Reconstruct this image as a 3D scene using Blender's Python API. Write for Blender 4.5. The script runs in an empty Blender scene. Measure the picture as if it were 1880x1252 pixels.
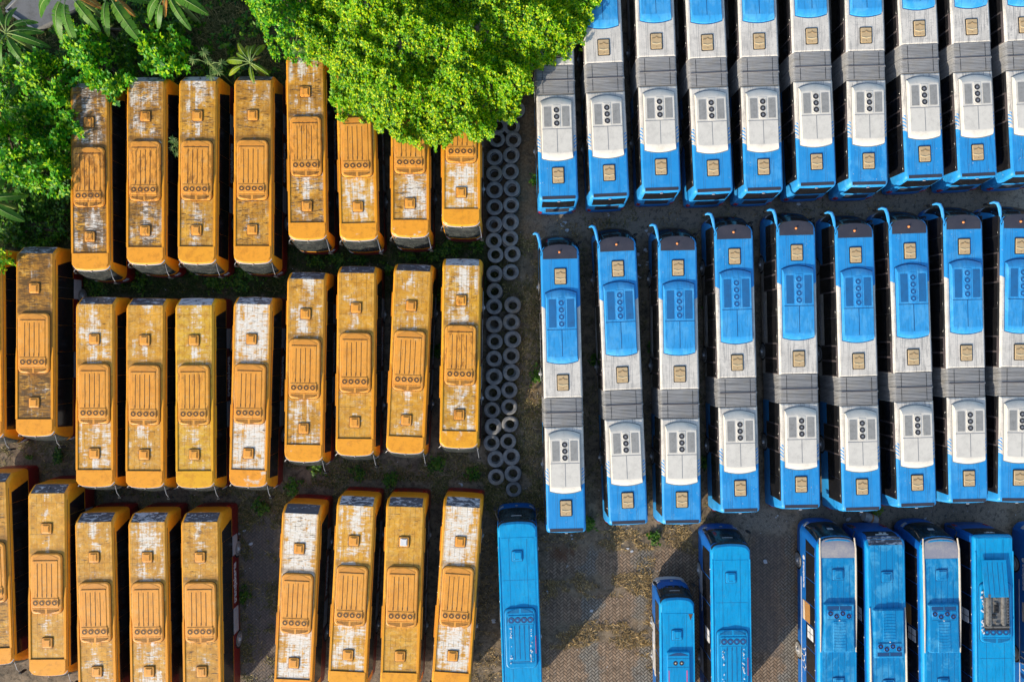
import bpy, math, random
import numpy as np
R = math.radians
rng = random.Random(7)
nr = np.random.RandomState(11)
scene = bpy.context.scene
COL = scene.collection

# ------------------------------------------------------------------ camera figures
CAM_H = 45.5
FPX = 1880 * 24.0 / 36.0            # focal length of the drone lens in photograph pixels
def at(px, py, z=0.0):
    """point at height z seen at a photograph pixel by a camera looking straight down"""
    k = (CAM_H - z) / FPX
    return ((px - 940) * k, (626 - py) * k)

# ------------------------------------------------------------------ node helpers
class NT:
    def __init__(s, name):
        s.m = bpy.data.materials.new(name); s.m.use_nodes = True
        s.t = s.m.node_tree; s.t.nodes.clear()
        s.out = s.t.nodes.new('ShaderNodeOutputMaterial')
    def n(s, typ, **kw):
        nd = s.t.nodes.new(typ)
        for k, v in kw.items(): setattr(nd, k, v)
        return nd
    def put(s, sock, v):
        if hasattr(v, 'is_linked'): s.t.links.new(v, sock)
        elif isinstance(v, (tuple, list)):
            if len(sock.default_value) == 4 and len(v) == 3: v = (*v, 1)
            sock.default_value = v
        else:
            try: sock.default_value = v
            except TypeError: sock.default_value = (v, v, v)
    def math(s, op, a, b=0.0, c=None, clamp=False):
        nd = s.n('ShaderNodeMath', operation=op, use_clamp=clamp)
        s.put(nd.inputs[0], a); s.put(nd.inputs[1], b)
        if c is not None: s.put(nd.inputs[2], c)
        return nd.outputs[0]
    def add(s, a, b): return s.math('ADD', a, b)
    def sub(s, a, b): return s.math('SUBTRACT', a, b)
    def mul(s, a, b): return s.math('MULTIPLY', a, b)
    def coords(s, kind='Object'): return s.n('ShaderNodeTexCoord').outputs[kind]
    def sep(s, v):
        nd = s.n('ShaderNodeSeparateXYZ'); s.put(nd.inputs[0], v); return nd.outputs
    def comb(s, x, y, z=0.0):
        nd = s.n('ShaderNodeCombineXYZ')
        for i, v in enumerate((x, y, z)): s.put(nd.inputs[i], v)
        return nd.outputs[0]
    def vscale(s, v, sc):
        nd = s.n('ShaderNodeVectorMath', operation='MULTIPLY'); s.put(nd.inputs[0], v); s.put(nd.inputs[1], sc); return nd.outputs[0]
    def vadd(s, a, b):
        nd = s.n('ShaderNodeVectorMath', operation='ADD'); s.put(nd.inputs[0], a); s.put(nd.inputs[1], b); return nd.outputs[0]
    def noise(s, v, scale=1.0, detail=3.0, rough=0.55, dist=0.0):
        nd = s.n('ShaderNodeTexNoise'); s.put(nd.inputs['Vector'], v)
        nd.inputs['Scale'].default_value = scale; nd.inputs['Detail'].default_value = detail
        nd.inputs['Roughness'].default_value = rough; nd.inputs['Distortion'].default_value = dist
        return nd.outputs['Fac']
    def step(s, v, lo, hi):
        nd = s.n('ShaderNodeMapRange', interpolation_type='SMOOTHSTEP')
        s.put(nd.inputs['Value'], v); s.put(nd.inputs['From Min'], lo); s.put(nd.inputs['From Max'], hi)
        return nd.outputs[0]
    def mix(s, f, a, b, mode='MIX'):
        nd = s.n('ShaderNodeMix', data_type='RGBA', blend_type=mode)
        s.put(nd.inputs[0], f); s.put(nd.inputs[6], a); s.put(nd.inputs[7], b); return nd.outputs[2]
    def attr(s, name):
        nd = s.n('ShaderNodeAttribute', attribute_type='OBJECT', attribute_name=name); return nd.outputs['Fac']
    def island(s): return s.n('ShaderNodeNewGeometry').outputs['Random Per Island']
    def bump(s, h, strength=0.3, dist=0.02):
        nd = s.n('ShaderNodeBump'); s.put(nd.inputs['Height'], h)
        nd.inputs['Strength'].default_value = strength; nd.inputs['Distance'].default_value = dist
        return nd.outputs[0]
    def principled(s, color, rough=0.5, metal=0.0, normal=None, coat=0.0, spec=0.5):
        p = s.n('ShaderNodeBsdfPrincipled')
        s.put(p.inputs['Base Color'], color); s.put(p.inputs['Roughness'], rough); s.put(p.inputs['Metallic'], metal)
        p.inputs['Specular IOR Level'].default_value = spec
        p.inputs['Coat Weight'].default_value = coat
        if normal is not None: s.put(p.inputs['Normal'], normal)
        s.t.links.new(p.outputs[0], s.out.inputs[0]); s.p = p
        return s.m
    def seeded(s, v):
        sd = s.attr('seed'); return s.vadd(v, s.comb(s.mul(sd, 13.1), s.mul(sd, 7.7), s.mul(sd, 3.3)))

def simple(name, col, rough=0.5, metal=0.0, dirt=0.25, scale=3.0, dirtcol=None, coat=0.0, spec=0.5):
    """plain paint or plastic with faint dirt so that no face is one flat tone"""
    t = NT(name); o = t.seeded(t.coords())
    n1 = t.noise(o, scale, 5, 0.65); n2 = t.noise(t.vscale(o, (5, 5, 1.5)), scale * 1.7, 4, 0.7)
    f = t.math('MULTIPLY', t.step(t.add(t.mul(n1, .6), t.mul(n2, .4)), .42, .72), dirt)
    d = dirtcol or tuple(c * 0.35 + 0.01 for c in col)
    return t.principled(t.mix(f, col, d), t.add(rough, t.mul(n1, .15)), metal, coat=coat, spec=spec)

YEL, YEL2 = (0.86, 0.33, 0.014), (0.80, 0.42, 0.016)

def yellow_paint():
    t = NT('yellow_paint'); o = t.seeded(t.coords())
    base = t.mix(t.attr('tint'), YEL, YEL2)
    n = t.noise(o, 2.2, 5, .65); st = t.noise(t.vscale(o, (3, 3, .8)), 3, 4, .7)
    c = t.mix(t.mul(t.step(n, .45, .75), .45), base, (0.55, 0.20, 0.015))
    c = t.mix(t.mul(t.step(st, .60, .75), .35), c, (0.16, 0.07, 0.02))
    return t.principled(c, t.add(.28, t.mul(n, .25)), spec=.4)

def cap_paint():
    """the front cap: cleaner gloss, faded to white where the lacquer went"""
    t = NT('front_cap_paint'); o = t.seeded(t.coords())
    base = t.mix(t.attr('tint'), (0.88, 0.345, 0.026), YEL2)
    n = t.noise(t.vscale(o, (1, 1.4, 1)), 1.5, 5, .62)
    wf = t.attr('capwear')
    m = t.step(n, t.sub(.74, t.mul(wf, .30)), t.sub(.84, t.mul(wf, .30)))
    c = t.mix(t.mul(m, .85), base, (0.75, 0.66, 0.52))
    c = t.mix(t.mul(t.step(t.noise(o, 2.4, 5, .7), .46, .68), .55), c, (0.56, 0.20, 0.015))
    c = t.mix(t.mul(t.step(t.noise(t.vscale(o, (2, 6, 1)), 2.5, 5, .7), .58, .70), .45), c, (0.22, 0.09, 0.02))
    sc = t.step(t.noise(t.vscale(o, (9, 2.2, 1)), 2, 3, .7), .66, .74)
    c = t.mix(t.mul(sc, .5), c, (.22, .10, .03))
    return t.principled(c, t.add(.22, t.mul(n, .25)), spec=.5)

def roof_paint():
    """old yellow roof: lacquer worn to white, dark streaks across the panels, seams along them"""
    t = NT('worn_yellow_roof'); o = t.coords(); so = t.seeded(o); xyz = t.sep(o)
    wear, grime = t.attr('wear'), t.attr('grime')
    base = t.mix(t.attr('tint'), (0.82, 0.375, 0.032), (0.80, 0.47, 0.024))
    warp = t.vadd(so, t.vscale(t.n('ShaderNodeTexNoise').outputs['Color'], (0.0, 0.0, 0.0)))
    streak = t.noise(t.vscale(so, (1.1, 6.5, 1)), 1.25, 5, .68, .35)
    fine = t.noise(t.vscale(so, (2.2, 16, 1)), 1.3, 4, .7, .5)
    lon = t.noise(t.vscale(so, (5.0, .55, 1)), 1.2, 3, .6)
    blotch = t.noise(so, .95, 4, .6, .6)
    ax = t.math('ABSOLUTE', xyz[0])
    edge = t.math('SUBTRACT', 1.0, t.step(ax, .88, 1.08))
    centre = t.math('SUBTRACT', 1.0, t.step(ax, .05, .75))
    v = t.add(t.add(t.mul(blotch, .40), t.mul(streak, .38)), t.add(t.mul(lon, .22), t.mul(centre, .055)))
    cell = t.n('ShaderNodeTexWhiteNoise', noise_dimensions='3D'); t.put(cell.inputs['Vector'], t.comb(t.math('FLOOR', t.add(t.mul(xyz[0], 3.2), .5)), t.math('FLOOR', t.mul(xyz[1], .52)), t.attr('seed')))
    v = t.add(v, t.mul(t.sub(cell.outputs['Value'], .5), .085))
    th = t.sub(.648, t.mul(wear, .265))
    wm = t.mul(t.step(v, th, t.add(th, .10)), edge)
    fade = t.mul(t.step(t.add(t.mul(streak, .5), t.mul(blotch, .5)), .40, .62), .50)
    c = t.mix(fade, base, (0.70, 0.43, 0.10))
    mot = t.noise(t.vscale(so, (2.0, 4.2, 1)), 1.6, 6, .72, .6)
    c = t.mix(t.mul(t.mul(t.step(mot, .47, .62), edge), t.add(.30, t.mul(wear, .35))), c, (0.76, 0.58, 0.29))
    c = t.mix(t.mul(t.step(t.noise(so, 2.6, 5, .7), .42, .60), .60), c, (0.54, 0.225, 0.014))
    gb = t.mul(t.mul(t.step(t.noise(so, .9, 5, .68), .30, .58), grime), .85)
    c = t.mix(gb, c, (0.25, 0.105, 0.014))
    white = t.mix(t.step(fine, .35, .65), (0.87, 0.84, 0.79), (0.70, 0.60, 0.45))
    c = t.mix(t.mul(wm, t.sub(.96, t.mul(t.step(t.noise(t.vscale(so, (1.3, 4, 1)), 1.7, 4, .65), .54, .66), .75))), c, white)
    gv = t.add(t.mul(streak, .5), t.add(t.mul(fine, .30), t.mul(t.noise(so, 1.3, 3, .6), .20)))
    gt = t.sub(.615, t.mul(grime, .15))
    gm = t.mul(t.step(gv, gt, t.add(gt, .055)), t.mul(edge, .88))
    c = t.mix(gm, c, (0.095, 0.048, 0.012))
    sp = t.mul(t.step(t.noise(so, 19, 3, .7), .60, .70), t.add(.15, t.mul(grime, .45)))
    c = t.mix(sp, c, (0.06, 0.035, 0.015))
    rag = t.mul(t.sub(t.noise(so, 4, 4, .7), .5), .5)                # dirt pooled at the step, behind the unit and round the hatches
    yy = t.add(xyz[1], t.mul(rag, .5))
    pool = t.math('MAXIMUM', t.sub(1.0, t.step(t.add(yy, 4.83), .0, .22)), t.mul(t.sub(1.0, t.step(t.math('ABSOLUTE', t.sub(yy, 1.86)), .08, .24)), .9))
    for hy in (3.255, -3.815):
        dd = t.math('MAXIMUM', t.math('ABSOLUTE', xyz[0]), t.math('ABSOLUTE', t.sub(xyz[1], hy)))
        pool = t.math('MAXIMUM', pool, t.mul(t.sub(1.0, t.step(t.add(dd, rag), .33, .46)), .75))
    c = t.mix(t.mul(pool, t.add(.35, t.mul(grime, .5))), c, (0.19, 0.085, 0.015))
    fr = t.math('FRACT', t.add(t.mul(xyz[0], 3.2), .5))
    seam = t.math('LESS_THAN', t.math('ABSOLUTE', t.sub(fr, .5)), .035)
    seam = t.mul(seam, t.math('LESS_THAN', ax, 1.0))
    fy = t.math('LESS_THAN', t.math('ABSOLUTE', t.sub(t.math('FRACT', t.mul(xyz[1], .52)), .5)), .008)
    line = t.mul(t.math('MAXIMUM', seam, t.mul(fy, .7)), t.step(t.noise(so, 3.1, 2, .5), .38, .60))
    c = t.mix(t.mul(line, .7), c, (0.07, 0.035, 0.012))
    nrm = t.bump(t.add(t.mul(streak, .6), t.mul(fine, .4)), .35, .02)
    return t.principled(c, t.add(.42, t.mul(fine, .3)), normal=nrm, spec=.35)

def ac_paint():
    t = NT('air_conditioner_orange'); o = t.seeded(t.coords())
    rust = t.attr('rust')
    base = t.mix(t.attr('tint'), (0.83, 0.345, 0.048), (0.83, 0.37, 0.045))
    n = t.noise(t.vscale(o, (3.2, .9, 1)), 1.4, 5, .68, .4)
    m = t.step(n, t.sub(.70, t.mul(rust, .26)), t.sub(.80, t.mul(rust, .24)))
    c = t.mix(t.mul(m, t.add(.4, t.mul(rust, .5))), base, (0.28, 0.105, 0.012))
    rr = t.noise(t.vscale(o, (7, .8, 1)), 1.4, 5, .7)
    c = t.mix(t.mul(t.step(rr, .52, .66), .55), c, (0.34, 0.13, 0.015))
    c = t.mix(t.mul(t.step(t.noise(o, 3.2, 5, .7), .52, .64), .40), c, (0.76, 0.47, 0.17))
    c = t.mix(t.mul(t.step(t.noise(o, 13, 3, .7), .61, .70), t.add(.12, t.mul(rust, .5))), c, (0.10, 0.04, 0.01))
    c = t.mix(t.mul(t.step(t.noise(o, 1.6, 5, .65), .44, .68), .5), c, (0.62, 0.225, 0.02))
    c = t.mix(t.mul(t.step(t.noise(t.vscale(o, (1, 3, 1)), 4, 5, .7), .56, .70), .35), c, (0.30, 0.12, 0.02))
    return t.principled(c, t.add(.36, t.mul(n, .25)), spec=.4)

def blue_paint(name, col, fade, fadecol=(0.22, 0.50, 0.80), cover=.7, scale=(1.2, .7, 1)):
    t = NT(name); o = t.seeded(t.coords())
    n = t.noise(t.vscale(o, scale), 1.3, 5, .65, .5); st = t.noise(t.vscale(o, (7, .7, 2)), 1.4, 4, .65)
    c = t.mix(t.mul(t.step(n, .46, .62), fade), col, fadecol)
    c = t.mix(t.mul(t.step(st, .48, .70), .42), c, tuple(k * .45 for k in col))
    sc = t.step(t.noise(t.vscale(o, (4, 1.3, 1)), 2.2, 6, .78, 2.0), .62, .68)
    c = t.mix(t.mul(sc, .35), c, tuple(k * .30 for k in col))
    c = t.mix(t.mul(t.step(t.noise(o, 4.5, 5, .7), .50, .70), .28), c, (0.05, 0.20, 0.34))
    c = t.mix(t.mul(t.step(t.noise(o, 17, 3, .7), .64, .70), .35), c, (0.30, 0.42, 0.52))
    return t.principled(c, t.add(.28, t.mul(n, .22)), spec=.4)

ABLUE = (0.020, 0.275, 0.64)
AWHITE = (0.70, 0.65, 0.575)
def artic_paint():
    """articulated bus livery: blue nose, off-white middle, blue tail, slanted stripes at the roof edge"""
    t = NT('blue_and_white_bus_paint'); o = t.coords(); so = t.seeded(o); x, y, z = t.sep(o)
    s = t.add(y, 8.95)                                  # metres behind the front of the roof
    ax = t.math('ABSOLUTE', x)
    k = t.mul(t.math('MAXIMUM', t.sub(ax, .95), 0.0), .6)
    wob = t.mul(t.sub(t.noise(so, 2, 2, .5), .5), .05)
    low = t.mul(t.math('MAXIMUM', t.sub(2.9, z), 0.0), .55)
    nose = t.math('LESS_THAN', t.add(t.add(s, k), t.add(wob, t.mul(low, 1.6))), 4.02)
    tail = t.math('GREATER_THAN', t.add(t.add(s, k), low), 14.98)
    side = t.math('MULTIPLY', t.math('GREATER_THAN', s, 11.3), t.math('LESS_THAN', z, 1.5))
    fr = t.math('FRACT', t.mul(t.add(s, t.mul(ax, 1.0)), 4.6))
    stripes = t.mul(t.math('LESS_THAN', fr, .42), t.mul(t.math('GREATER_THAN', ax, 1.03),
              t.mul(t.math('GREATER_THAN', s, 13.9), t.math('LESS_THAN', s, 14.75))))
    isblue = t.math('MAXIMUM', t.math('MAXIMUM', nose, tail), t.math('MAXIMUM', stripes, side))
    st = t.noise(t.vscale(so, (6, .55, 1)), 1.5, 4, .65); n = t.noise(so, 1.1, 5, .62, .5); cr = t.noise(t.vscale(so, (2, 9, 1)), 1.2, 4, .7, 1.2)
    gr, we = t.attr('grime'), t.attr('wear')
    b = t.mix(t.mul(t.step(n, .42, .65), t.mul(we, .9)), ABLUE, (0.070, 0.37, 0.72))
    b = t.mix(t.mul(t.step(st, .48, .70), t.mul(gr, .60)), b, (0.012, 0.15, 0.40))
    w = t.mix(t.mul(t.step(n, .42, .68), .6), AWHITE, (0.48, 0.45, 0.40))
    w = t.mix(t.mul(t.step(cr, .52, .68), t.mul(gr, .65)), w, (0.36, 0.34, 0.31))
    w = t.mix(t.mul(t.step(st, .50, .66), t.mul(gr, .70)), w, (0.27, 0.255, 0.24))
    w = t.mix(t.mul(t.step(t.noise(so, 14, 4, .7), .57, .70), .6), w, (0.20, 0.165, 0.13))
    drop = t.step(t.noise(so, 9, 2, .5), .70, .73)
    b = t.mix(t.mul(drop, t.mul(gr, .7)), b, (0.50, 0.52, 0.52))
    c = t.mix(isblue, w, b)
    fx = None
    for xx in (-.62, -.52, .52, .62):
        q = t.math('LESS_THAN', t.math('ABSOLUTE', t.sub(x, xx)), .011)
        fx = q if fx is None else t.math('MAXIMUM', fx, q)
    up = t.math('GREATER_THAN', z, 3.15)
    c = t.mix(t.mul(t.mul(fx, up), .55), c, (0.05, 0.07, 0.10))
    return t.principled(c, t.add(.36, t.mul(n, .25)), normal=t.bump(t.add(cr, st), .18, .02), spec=.4)

def leaf_mat(name, dark, light, tip, trans=.35, scale=.35, rough=.45, whole=False):
    t = NT(name); o = t.coords(); r = t.noise(t.seeded(o), 1.1, 3, .6) if whole else t.island()
    n = t.noise(o, scale, 3, .6)
    c = t.mix(t.step(t.add(t.mul(r, .55), t.mul(n, .6)), .26, .66), dark, light)
    c = t.mix(t.step(t.add(t.mul(r, .75), t.mul(t.noise(o, scale * 3, 2, .5), .5)), .66, .94), c, tip)
    p = t.n('ShaderNodeBsdfPrincipled'); t.put(p.inputs['Base Color'], c); p.inputs['Roughness'].default_value = rough
    p.inputs['Specular IOR Level'].default_value = .3
    tr = t.n('ShaderNodeBsdfTranslucent'); t.put(tr.inputs[0], t.mix(.5, c, t.vscale(c, (1.3, 1.2, .6))))
    ms = t.n('ShaderNodeMixShader'); ms.inputs[0].default_value = trans
    t.t.links.new(p.outputs[0], ms.inputs[1]); t.t.links.new(tr.outputs[0], ms.inputs[2]); t.t.links.new(ms.outputs[0], t.out.inputs[0])
    return t.m

def bellows_mat():
    t = NT('bellows_rubber'); o = t.seeded(t.coords()); x, y, z = t.sep(t.coords())
    n = t.noise(t.vscale(o, (.5, 14, 1)), 1.3, 4, .7)
    c = t.mix(t.step(n, .35, .68), (0.36, 0.355, 0.35), (0.22, 0.22, 0.225))
    c = t.mix(t.mul(t.step(t.noise(o, 2.5, 4, .6), .45, .7), .35), c, (0.30, 0.265, 0.21))
    return t.principled(c, .7, spec=.2)

def rubber_mat():
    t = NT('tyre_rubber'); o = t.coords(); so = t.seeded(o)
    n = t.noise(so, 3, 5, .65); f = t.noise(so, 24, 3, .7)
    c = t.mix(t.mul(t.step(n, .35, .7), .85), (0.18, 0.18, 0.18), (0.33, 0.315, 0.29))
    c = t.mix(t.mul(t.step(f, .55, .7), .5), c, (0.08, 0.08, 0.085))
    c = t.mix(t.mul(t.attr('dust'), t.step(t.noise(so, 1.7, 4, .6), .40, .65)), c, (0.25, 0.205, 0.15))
    return t.principled(c, .72, spec=.25, normal=t.bump(f, .3, .01))

def ground_mat():
    t = NT('yard_ground'); o = t.coords(); x, y, z = t.sep(o)
    wn = t.n('ShaderNodeTexNoise'); t.put(wn.inputs['Vector'], o); wn.inputs['Scale'].default_value = .7; wn.inputs['Detail'].default_value = 4
    wx = t.add(x, t.mul(t.sub(t.sep(wn.outputs['Color'])[0], .5), 2.6)); wy = t.add(y, t.mul(t.sub(t.sep(wn.outputs['Color'])[1], .5), 2.6))
    def zone(x0, y0, x1, y1, soft=.5):                  # photograph pixels of a patch of ground, edges made ragged by noise
        (a, b), (c, d) = at(x0, y1), at(x1, y0)
        m = t.mul(t.step(wx, a - soft, a + soft), t.sub(1.0, t.step(wx, c - soft, c + soft)))
        return t.mul(m, t.mul(t.step(wy, b - soft, b + soft), t.sub(1.0, t.step(wy, d - soft, d + soft))))
    big = t.noise(o, .25, 5, .6); mid = t.noise(o, 1.3, 5, .65); fine = t.noise(o, 7, 6, .72); grit = t.noise(o, 26, 4, .75)
    # earth
    c = t.mix(t.step(mid, .35, .66), (0.115, 0.086, 0.056), (0.30, 0.22, 0.14))
    c = t.mix(t.mul(t.step(fine, .45, .68), .6), c, (0.26, 0.215, 0.15))
    c = t.mix(t.mul(t.step(fine, .58, .36), .0), c, (0, 0, 0))
    c = t.mix(t.mul(t.step(grit, .54, .66), .75), c, (0.46, 0.41, 0.33))
    c = t.mix(t.mul(t.sub(1.0, t.step(grit, .30, .42)), .6), c, (0.022, 0.02, 0.018))
    pat = t.noise(o, 3.4, 5, .72)
    c = t.mix(t.mul(t.sub(1.0, t.step(pat, .36, .50)), .60), c, (0.030, 0.026, 0.020))
    soil = t.mul(zone(880, 130, 1000, 470, .8), t.step(mid, .30, .55))
    c = t.mix(t.mul(soil, .75), c, t.mix(t.step(fine, .35, .65), (0.15, 0.080, 0.040), (0.32, 0.205, 0.11)))
    # moss and weeds where vegetation stands
    green = t.math('MAXIMUM', zone(-400, -200, 520, 560, 1.0), zone(100, 440, 930, 560, .8))
    gc = t.mix(t.step(fine, .35, .65), (0.020, 0.030, 0.010), (0.075, 0.085, 0.028))
    c = t.mix(t.mul(green, t.step(mid, .28, .52)), c, gc)
    # grey compacted gravel between the blue rows
    grav = t.mul(t.math('MAXIMUM', zone(985, 330, 2200, 440, .8), zone(1350, 900, 2200, 985, .8)), t.step(big, .30, .48))
    gcol = t.mix(t.step(grit, .38, .62), (0.095, 0.080, 0.064), (0.48, 0.41, 0.32))
    c = t.mix(t.mul(grav, .8), c, t.mix(t.mul(t.step(mid, .4, .7), .5), gcol, (0.30, 0.25, 0.19)))
    # herringbone pavers
    def herring(size, ang):
        ca, sa = math.cos(ang) / size, math.sin(ang) / size
        u = t.add(t.mul(x, ca), t.mul(y, sa)); v = t.sub(t.mul(y, ca), t.mul(x, sa))
        i, j = t.math('FLOOR', u), t.math('FLOOR', v)
        fu, fv = t.sub(u, i), t.sub(v, j)
        d = t.math('FLOORED_MODULO', t.sub(i, j), 4.0)
        is_ = lambda k: t.math('COMPARE', d, float(k), .1)
        e0, e1, e2, e3 = is_(0), is_(1), is_(2), is_(3)
        L = t.math('MAXIMUM', fu, e1); Rr = t.math('MAXIMUM', t.sub(1.0, fu), e0)
        B = t.math('MAXIMUM', fv, e2); T = t.math('MAXIMUM', t.sub(1.0, fv), e3)
        gap = t.math('MINIMUM', t.math('MINIMUM', L, Rr), t.math('MINIMUM', B, T))
        wnz = t.n('ShaderNodeTexWhiteNoise', noise_dimensions='2D')
        t.put(wnz.inputs['Vector'], t.comb(t.sub(i, e1), t.sub(j, e2)))
        horiz = t.math('MAXIMUM', e0, e1)
        return gap, wnz.outputs['Value'], horiz
    gap, rid, hz = herring(.165, R(45))
    joint = t.sub(1.0, t.step(gap, .05, .17))
    pc = t.mix(rid, (0.23, 0.158, 0.105), (0.37, 0.255, 0.17))
    pc = t.mix(t.mul(hz, .30), pc, (0.40, 0.31, 0.225))  # pavers laid one way lighter: relief shading put into the colour
    pc = t.mix(t.mul(joint, .78), pc, (0.035, 0.030, 0.024))
    lanes = t.math('MAXIMUM', zone(1068, 980, 1098, 1300, .18), t.math('MAXIMUM', zone(1440, 900, 1462, 1300, .2), zone(1165, 1000, 1200, 1300, .3)))
    dk = t.mix(t.mul(joint, .9), (0.25, 0.24, 0.21), (0.018, 0.018, 0.016))
    pc = t.mix(t.mul(lanes, .8), pc, dk)
    pc = t.mix(t.mul(t.step(pat, .48, .66), .55), pc, (0.075, 0.058, 0.044))
    pc = t.mix(t.mul(t.step(mid, .52, .68), .55), pc, (0.10, 0.075, 0.055))
    pc = t.mix(t.mul(t.step(t.noise(o, 3.5, 5, .7), .56, .70), .4), pc, (0.40, 0.28, 0.17))
    rustz = t.mul(zone(1012, 1000, 1052, 1020, .25), .7)
    pc = t.mix(rustz, pc, (0.16, 0.06, 0.025))
    pav = t.math('MAXIMUM', t.math('MAXIMUM', zone(1000, 1005, 1195, 1062, .35), zone(1000, 1084, 1195, 1150, .35)),
          t.math('MAXIMUM', t.math('MAXIMUM', zone(1000, 1175, 1200, 1400, .35), zone(1195, 1010, 1310, 1400, .4)), t.math('MAXIMUM', zone(1365, 985, 1492, 1400, .35), zone(445, 945, 505, 1400, .4))))
    pav = t.mul(pav, t.step(t.add(t.mul(big, .4), t.mul(fine, .6)), .36, .46))
    c = t.mix(pav, c, pc)
    gy = t.mix(t.step(grit, .3, .7), (.08, .08, .083), (.16, .157, .15))
    c = t.mix(t.mul(t.mul(zone(420, 945, 520, 1400, .3), pav), .6), c, gy)
    c = t.mix(t.mul(t.mul(zone(1372, 960, 1436, 1200, .3), pav), .45), c, gy)
    gr2 = t.mul(grav, t.sub(1.0, t.step(pat, .36, .50)))
    c = t.mix(t.mul(gr2, .6), c, (0.035, 0.034, 0.034))
    h = t.add(t.mul(fine, .5), t.add(t.mul(grit, .4), t.mul(t.mul(joint, pav), -.6)))
    return t.principled(c, .9, normal=t.bump(h, .8, .05), spec=.2)

def grass_mat(name, a, b, c2):
    t = NT(name); r = t.island(); o = t.coords()
    c = t.mix(t.step(t.add(t.mul(r, .6), t.mul(t.noise(o, .8, 3, .6), .5)), .3, .8), a, b)
    c = t.mix(t.step(r, .82, .95), c, c2)
    return t.principled(c, .7, spec=.15)

M = {}
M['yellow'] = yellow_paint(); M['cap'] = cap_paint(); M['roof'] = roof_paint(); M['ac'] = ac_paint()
M['ac_dark'] = simple('air_conditioner_seam_and_shade', (0.075, 0.034, 0.010), .7)
M['ac_lens'] = simple('air_conditioner_end_cap', (0.70, 0.285, 0.035), .4, dirt=.4)  # darker orange paints in the shading of a sloped end
M['red'] = simple('dark_red_paint', (0.20, 0.010, 0.014), .3, dirt=.4)
M['glass'] = simple('dark_window_glass', (0.010, 0.010, 0.012), .08, dirt=.5, dirtcol=(.030, .028, .026), spec=.5)
M['rear_glass'] = None
M['lit_glass'] = simple('teal_lit_windscreen', (0.012, 0.022, 0.028), .12, dirt=.85, dirtcol=(.055, .085, .095), scale=1.5)  # teal patches paint the lit look of the glass into its colour
M['screen'] = simple('dusty_windscreen_glass', (0.030, 0.036, 0.036), .16, dirt=.9, dirtcol=(.115, .118, .105))
M['black'] = simple('black_rubber', (0.012, 0.012, 0.013), .7)
M['under'] = simple('underbody', (0.012, 0.011, 0.010), .9)
M['grey'] = simple('grey_metal', (0.26, 0.26, 0.27), .4, .3)
M['pale'] = simple('pale_grey_panel', (0.46, 0.46, 0.48), .45, dirt=.4)
M['white'] = simple('white_lettering', (0.74, 0.73, 0.72), .5, dirt=.3)
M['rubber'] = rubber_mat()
M['hub'] = simple('wheel_hub_silver', (0.55, 0.55, 0.56), .35, .4, dirt=.5)
M['lamp_red'] = simple('red_lamp_glass', (0.42, 0.015, 0.012), .2)
M['lamp_clear'] = simple('clear_lamp_glass', (0.55, 0.55, 0.55), .15)
M['amber'] = simple('amber_beacon', (0.80, 0.25, 0.06), .25)
M['fan_dark'] = simple('fan_blades_dark', (0.018, 0.018, 0.022), .5)
M['fan_rust'] = simple('fan_blades_rusty', (0.13, 0.062, 0.018), .6, dirt=.5)
M['fan_blue'] = simple('fan_blades_blue', (0.010, 0.085, 0.27), .5, dirt=.6)
M['artic'] = artic_paint()
M['artic_ac_blue'] = blue_paint('articulated_air_conditioner_blue', (0.035, 0.31, 0.68), .5, (0.11, 0.43, 0.76))
M['artic_ac_white'] = simple('articulated_air_conditioner_white', (0.70, 0.655, 0.575), .42, dirt=.65, scale=2.2, dirtcol=(.45, .42, .37))
M['vent_blue'] = simple('blue_vent_mesh', (0.012, 0.14, 0.36), .5, dirt=.5, scale=2)
M['vent_grey'] = simple('grey_vent_mesh', (0.30, 0.295, 0.28), .6, dirt=.6, scale=4)
M['cap_dark'] = simple('dark_roof_cap', (0.040, 0.040, 0.055), .35, dirt=.5, scale=1.4, dirtcol=(.085, .075, .085))
M['tan'] = simple('tan_hatch_plastic', (0.56, 0.40, 0.215), .45, dirt=.4, scale=6)
M['tan_dark'] = simple('tan_hatch_shaded_ridge', (0.30, 0.20, 0.095), .5)
M['tan_light'] = simple('tan_hatch_lit_ridge', (0.74, 0.60, 0.36), .4)  # darker and lighter tan paint shade and light onto the moulded ridges
M['frame'] = simple('window_frame_brown', (0.105, 0.085, 0.085), .5)
M['bellows'] = bellows_mat()
M['bluebus'] = blue_paint('bright_blue_bus_paint', (0.002, 0.305, 0.62), .35, (0.01, 0.40, 0.72))
M['blueac'] = blue_paint('bright_blue_unit_paint', (0.002, 0.27, 0.57), .3, (0.01, 0.36, 0.68))
M['bluewall'] = blue_paint('deep_blue_side_paint', (0.004, 0.125, 0.46), .3, (0.01, 0.17, 0.55))
M['blueworn'] = blue_paint('worn_coach_blue', (0.004, 0.225, 0.50), .6, (0.08, 0.40, 0.66), scale=(1.0, .75, 1))
M['bluedark'] = simple('blue_seam_and_shade', (0.004, 0.06, 0.18), .6)
M['coachcap'] = simple('faded_grey_white_cap', (0.27, 0.265, 0.31), .4, dirt=.75, scale=1.1, dirtcol=(.50, .45, .38))
M['cream'] = simple('cream_roof_rail', (0.66, 0.55, 0.42), .45, dirt=.4)
M['seat'] = simple('orange_seat_fabric', (0.42, 0.20, 0.05), .8)
M['steel'] = simple('dirty_bare_metal', (0.27, 0.25, 0.22), .45, .5, dirt=.95, scale=5, dirtcol=(.035, .030, .025))
M['pink'] = simple('faded_pink_sticker', (0.55, 0.10, 0.26), .5)
M['ground'] = ground_mat()
M['grass'] = grass_mat('green_grass_blades', (0.022, 0.052, 0.010), (0.075, 0.13, 0.020), (0.20, 0.21, 0.06))
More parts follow.
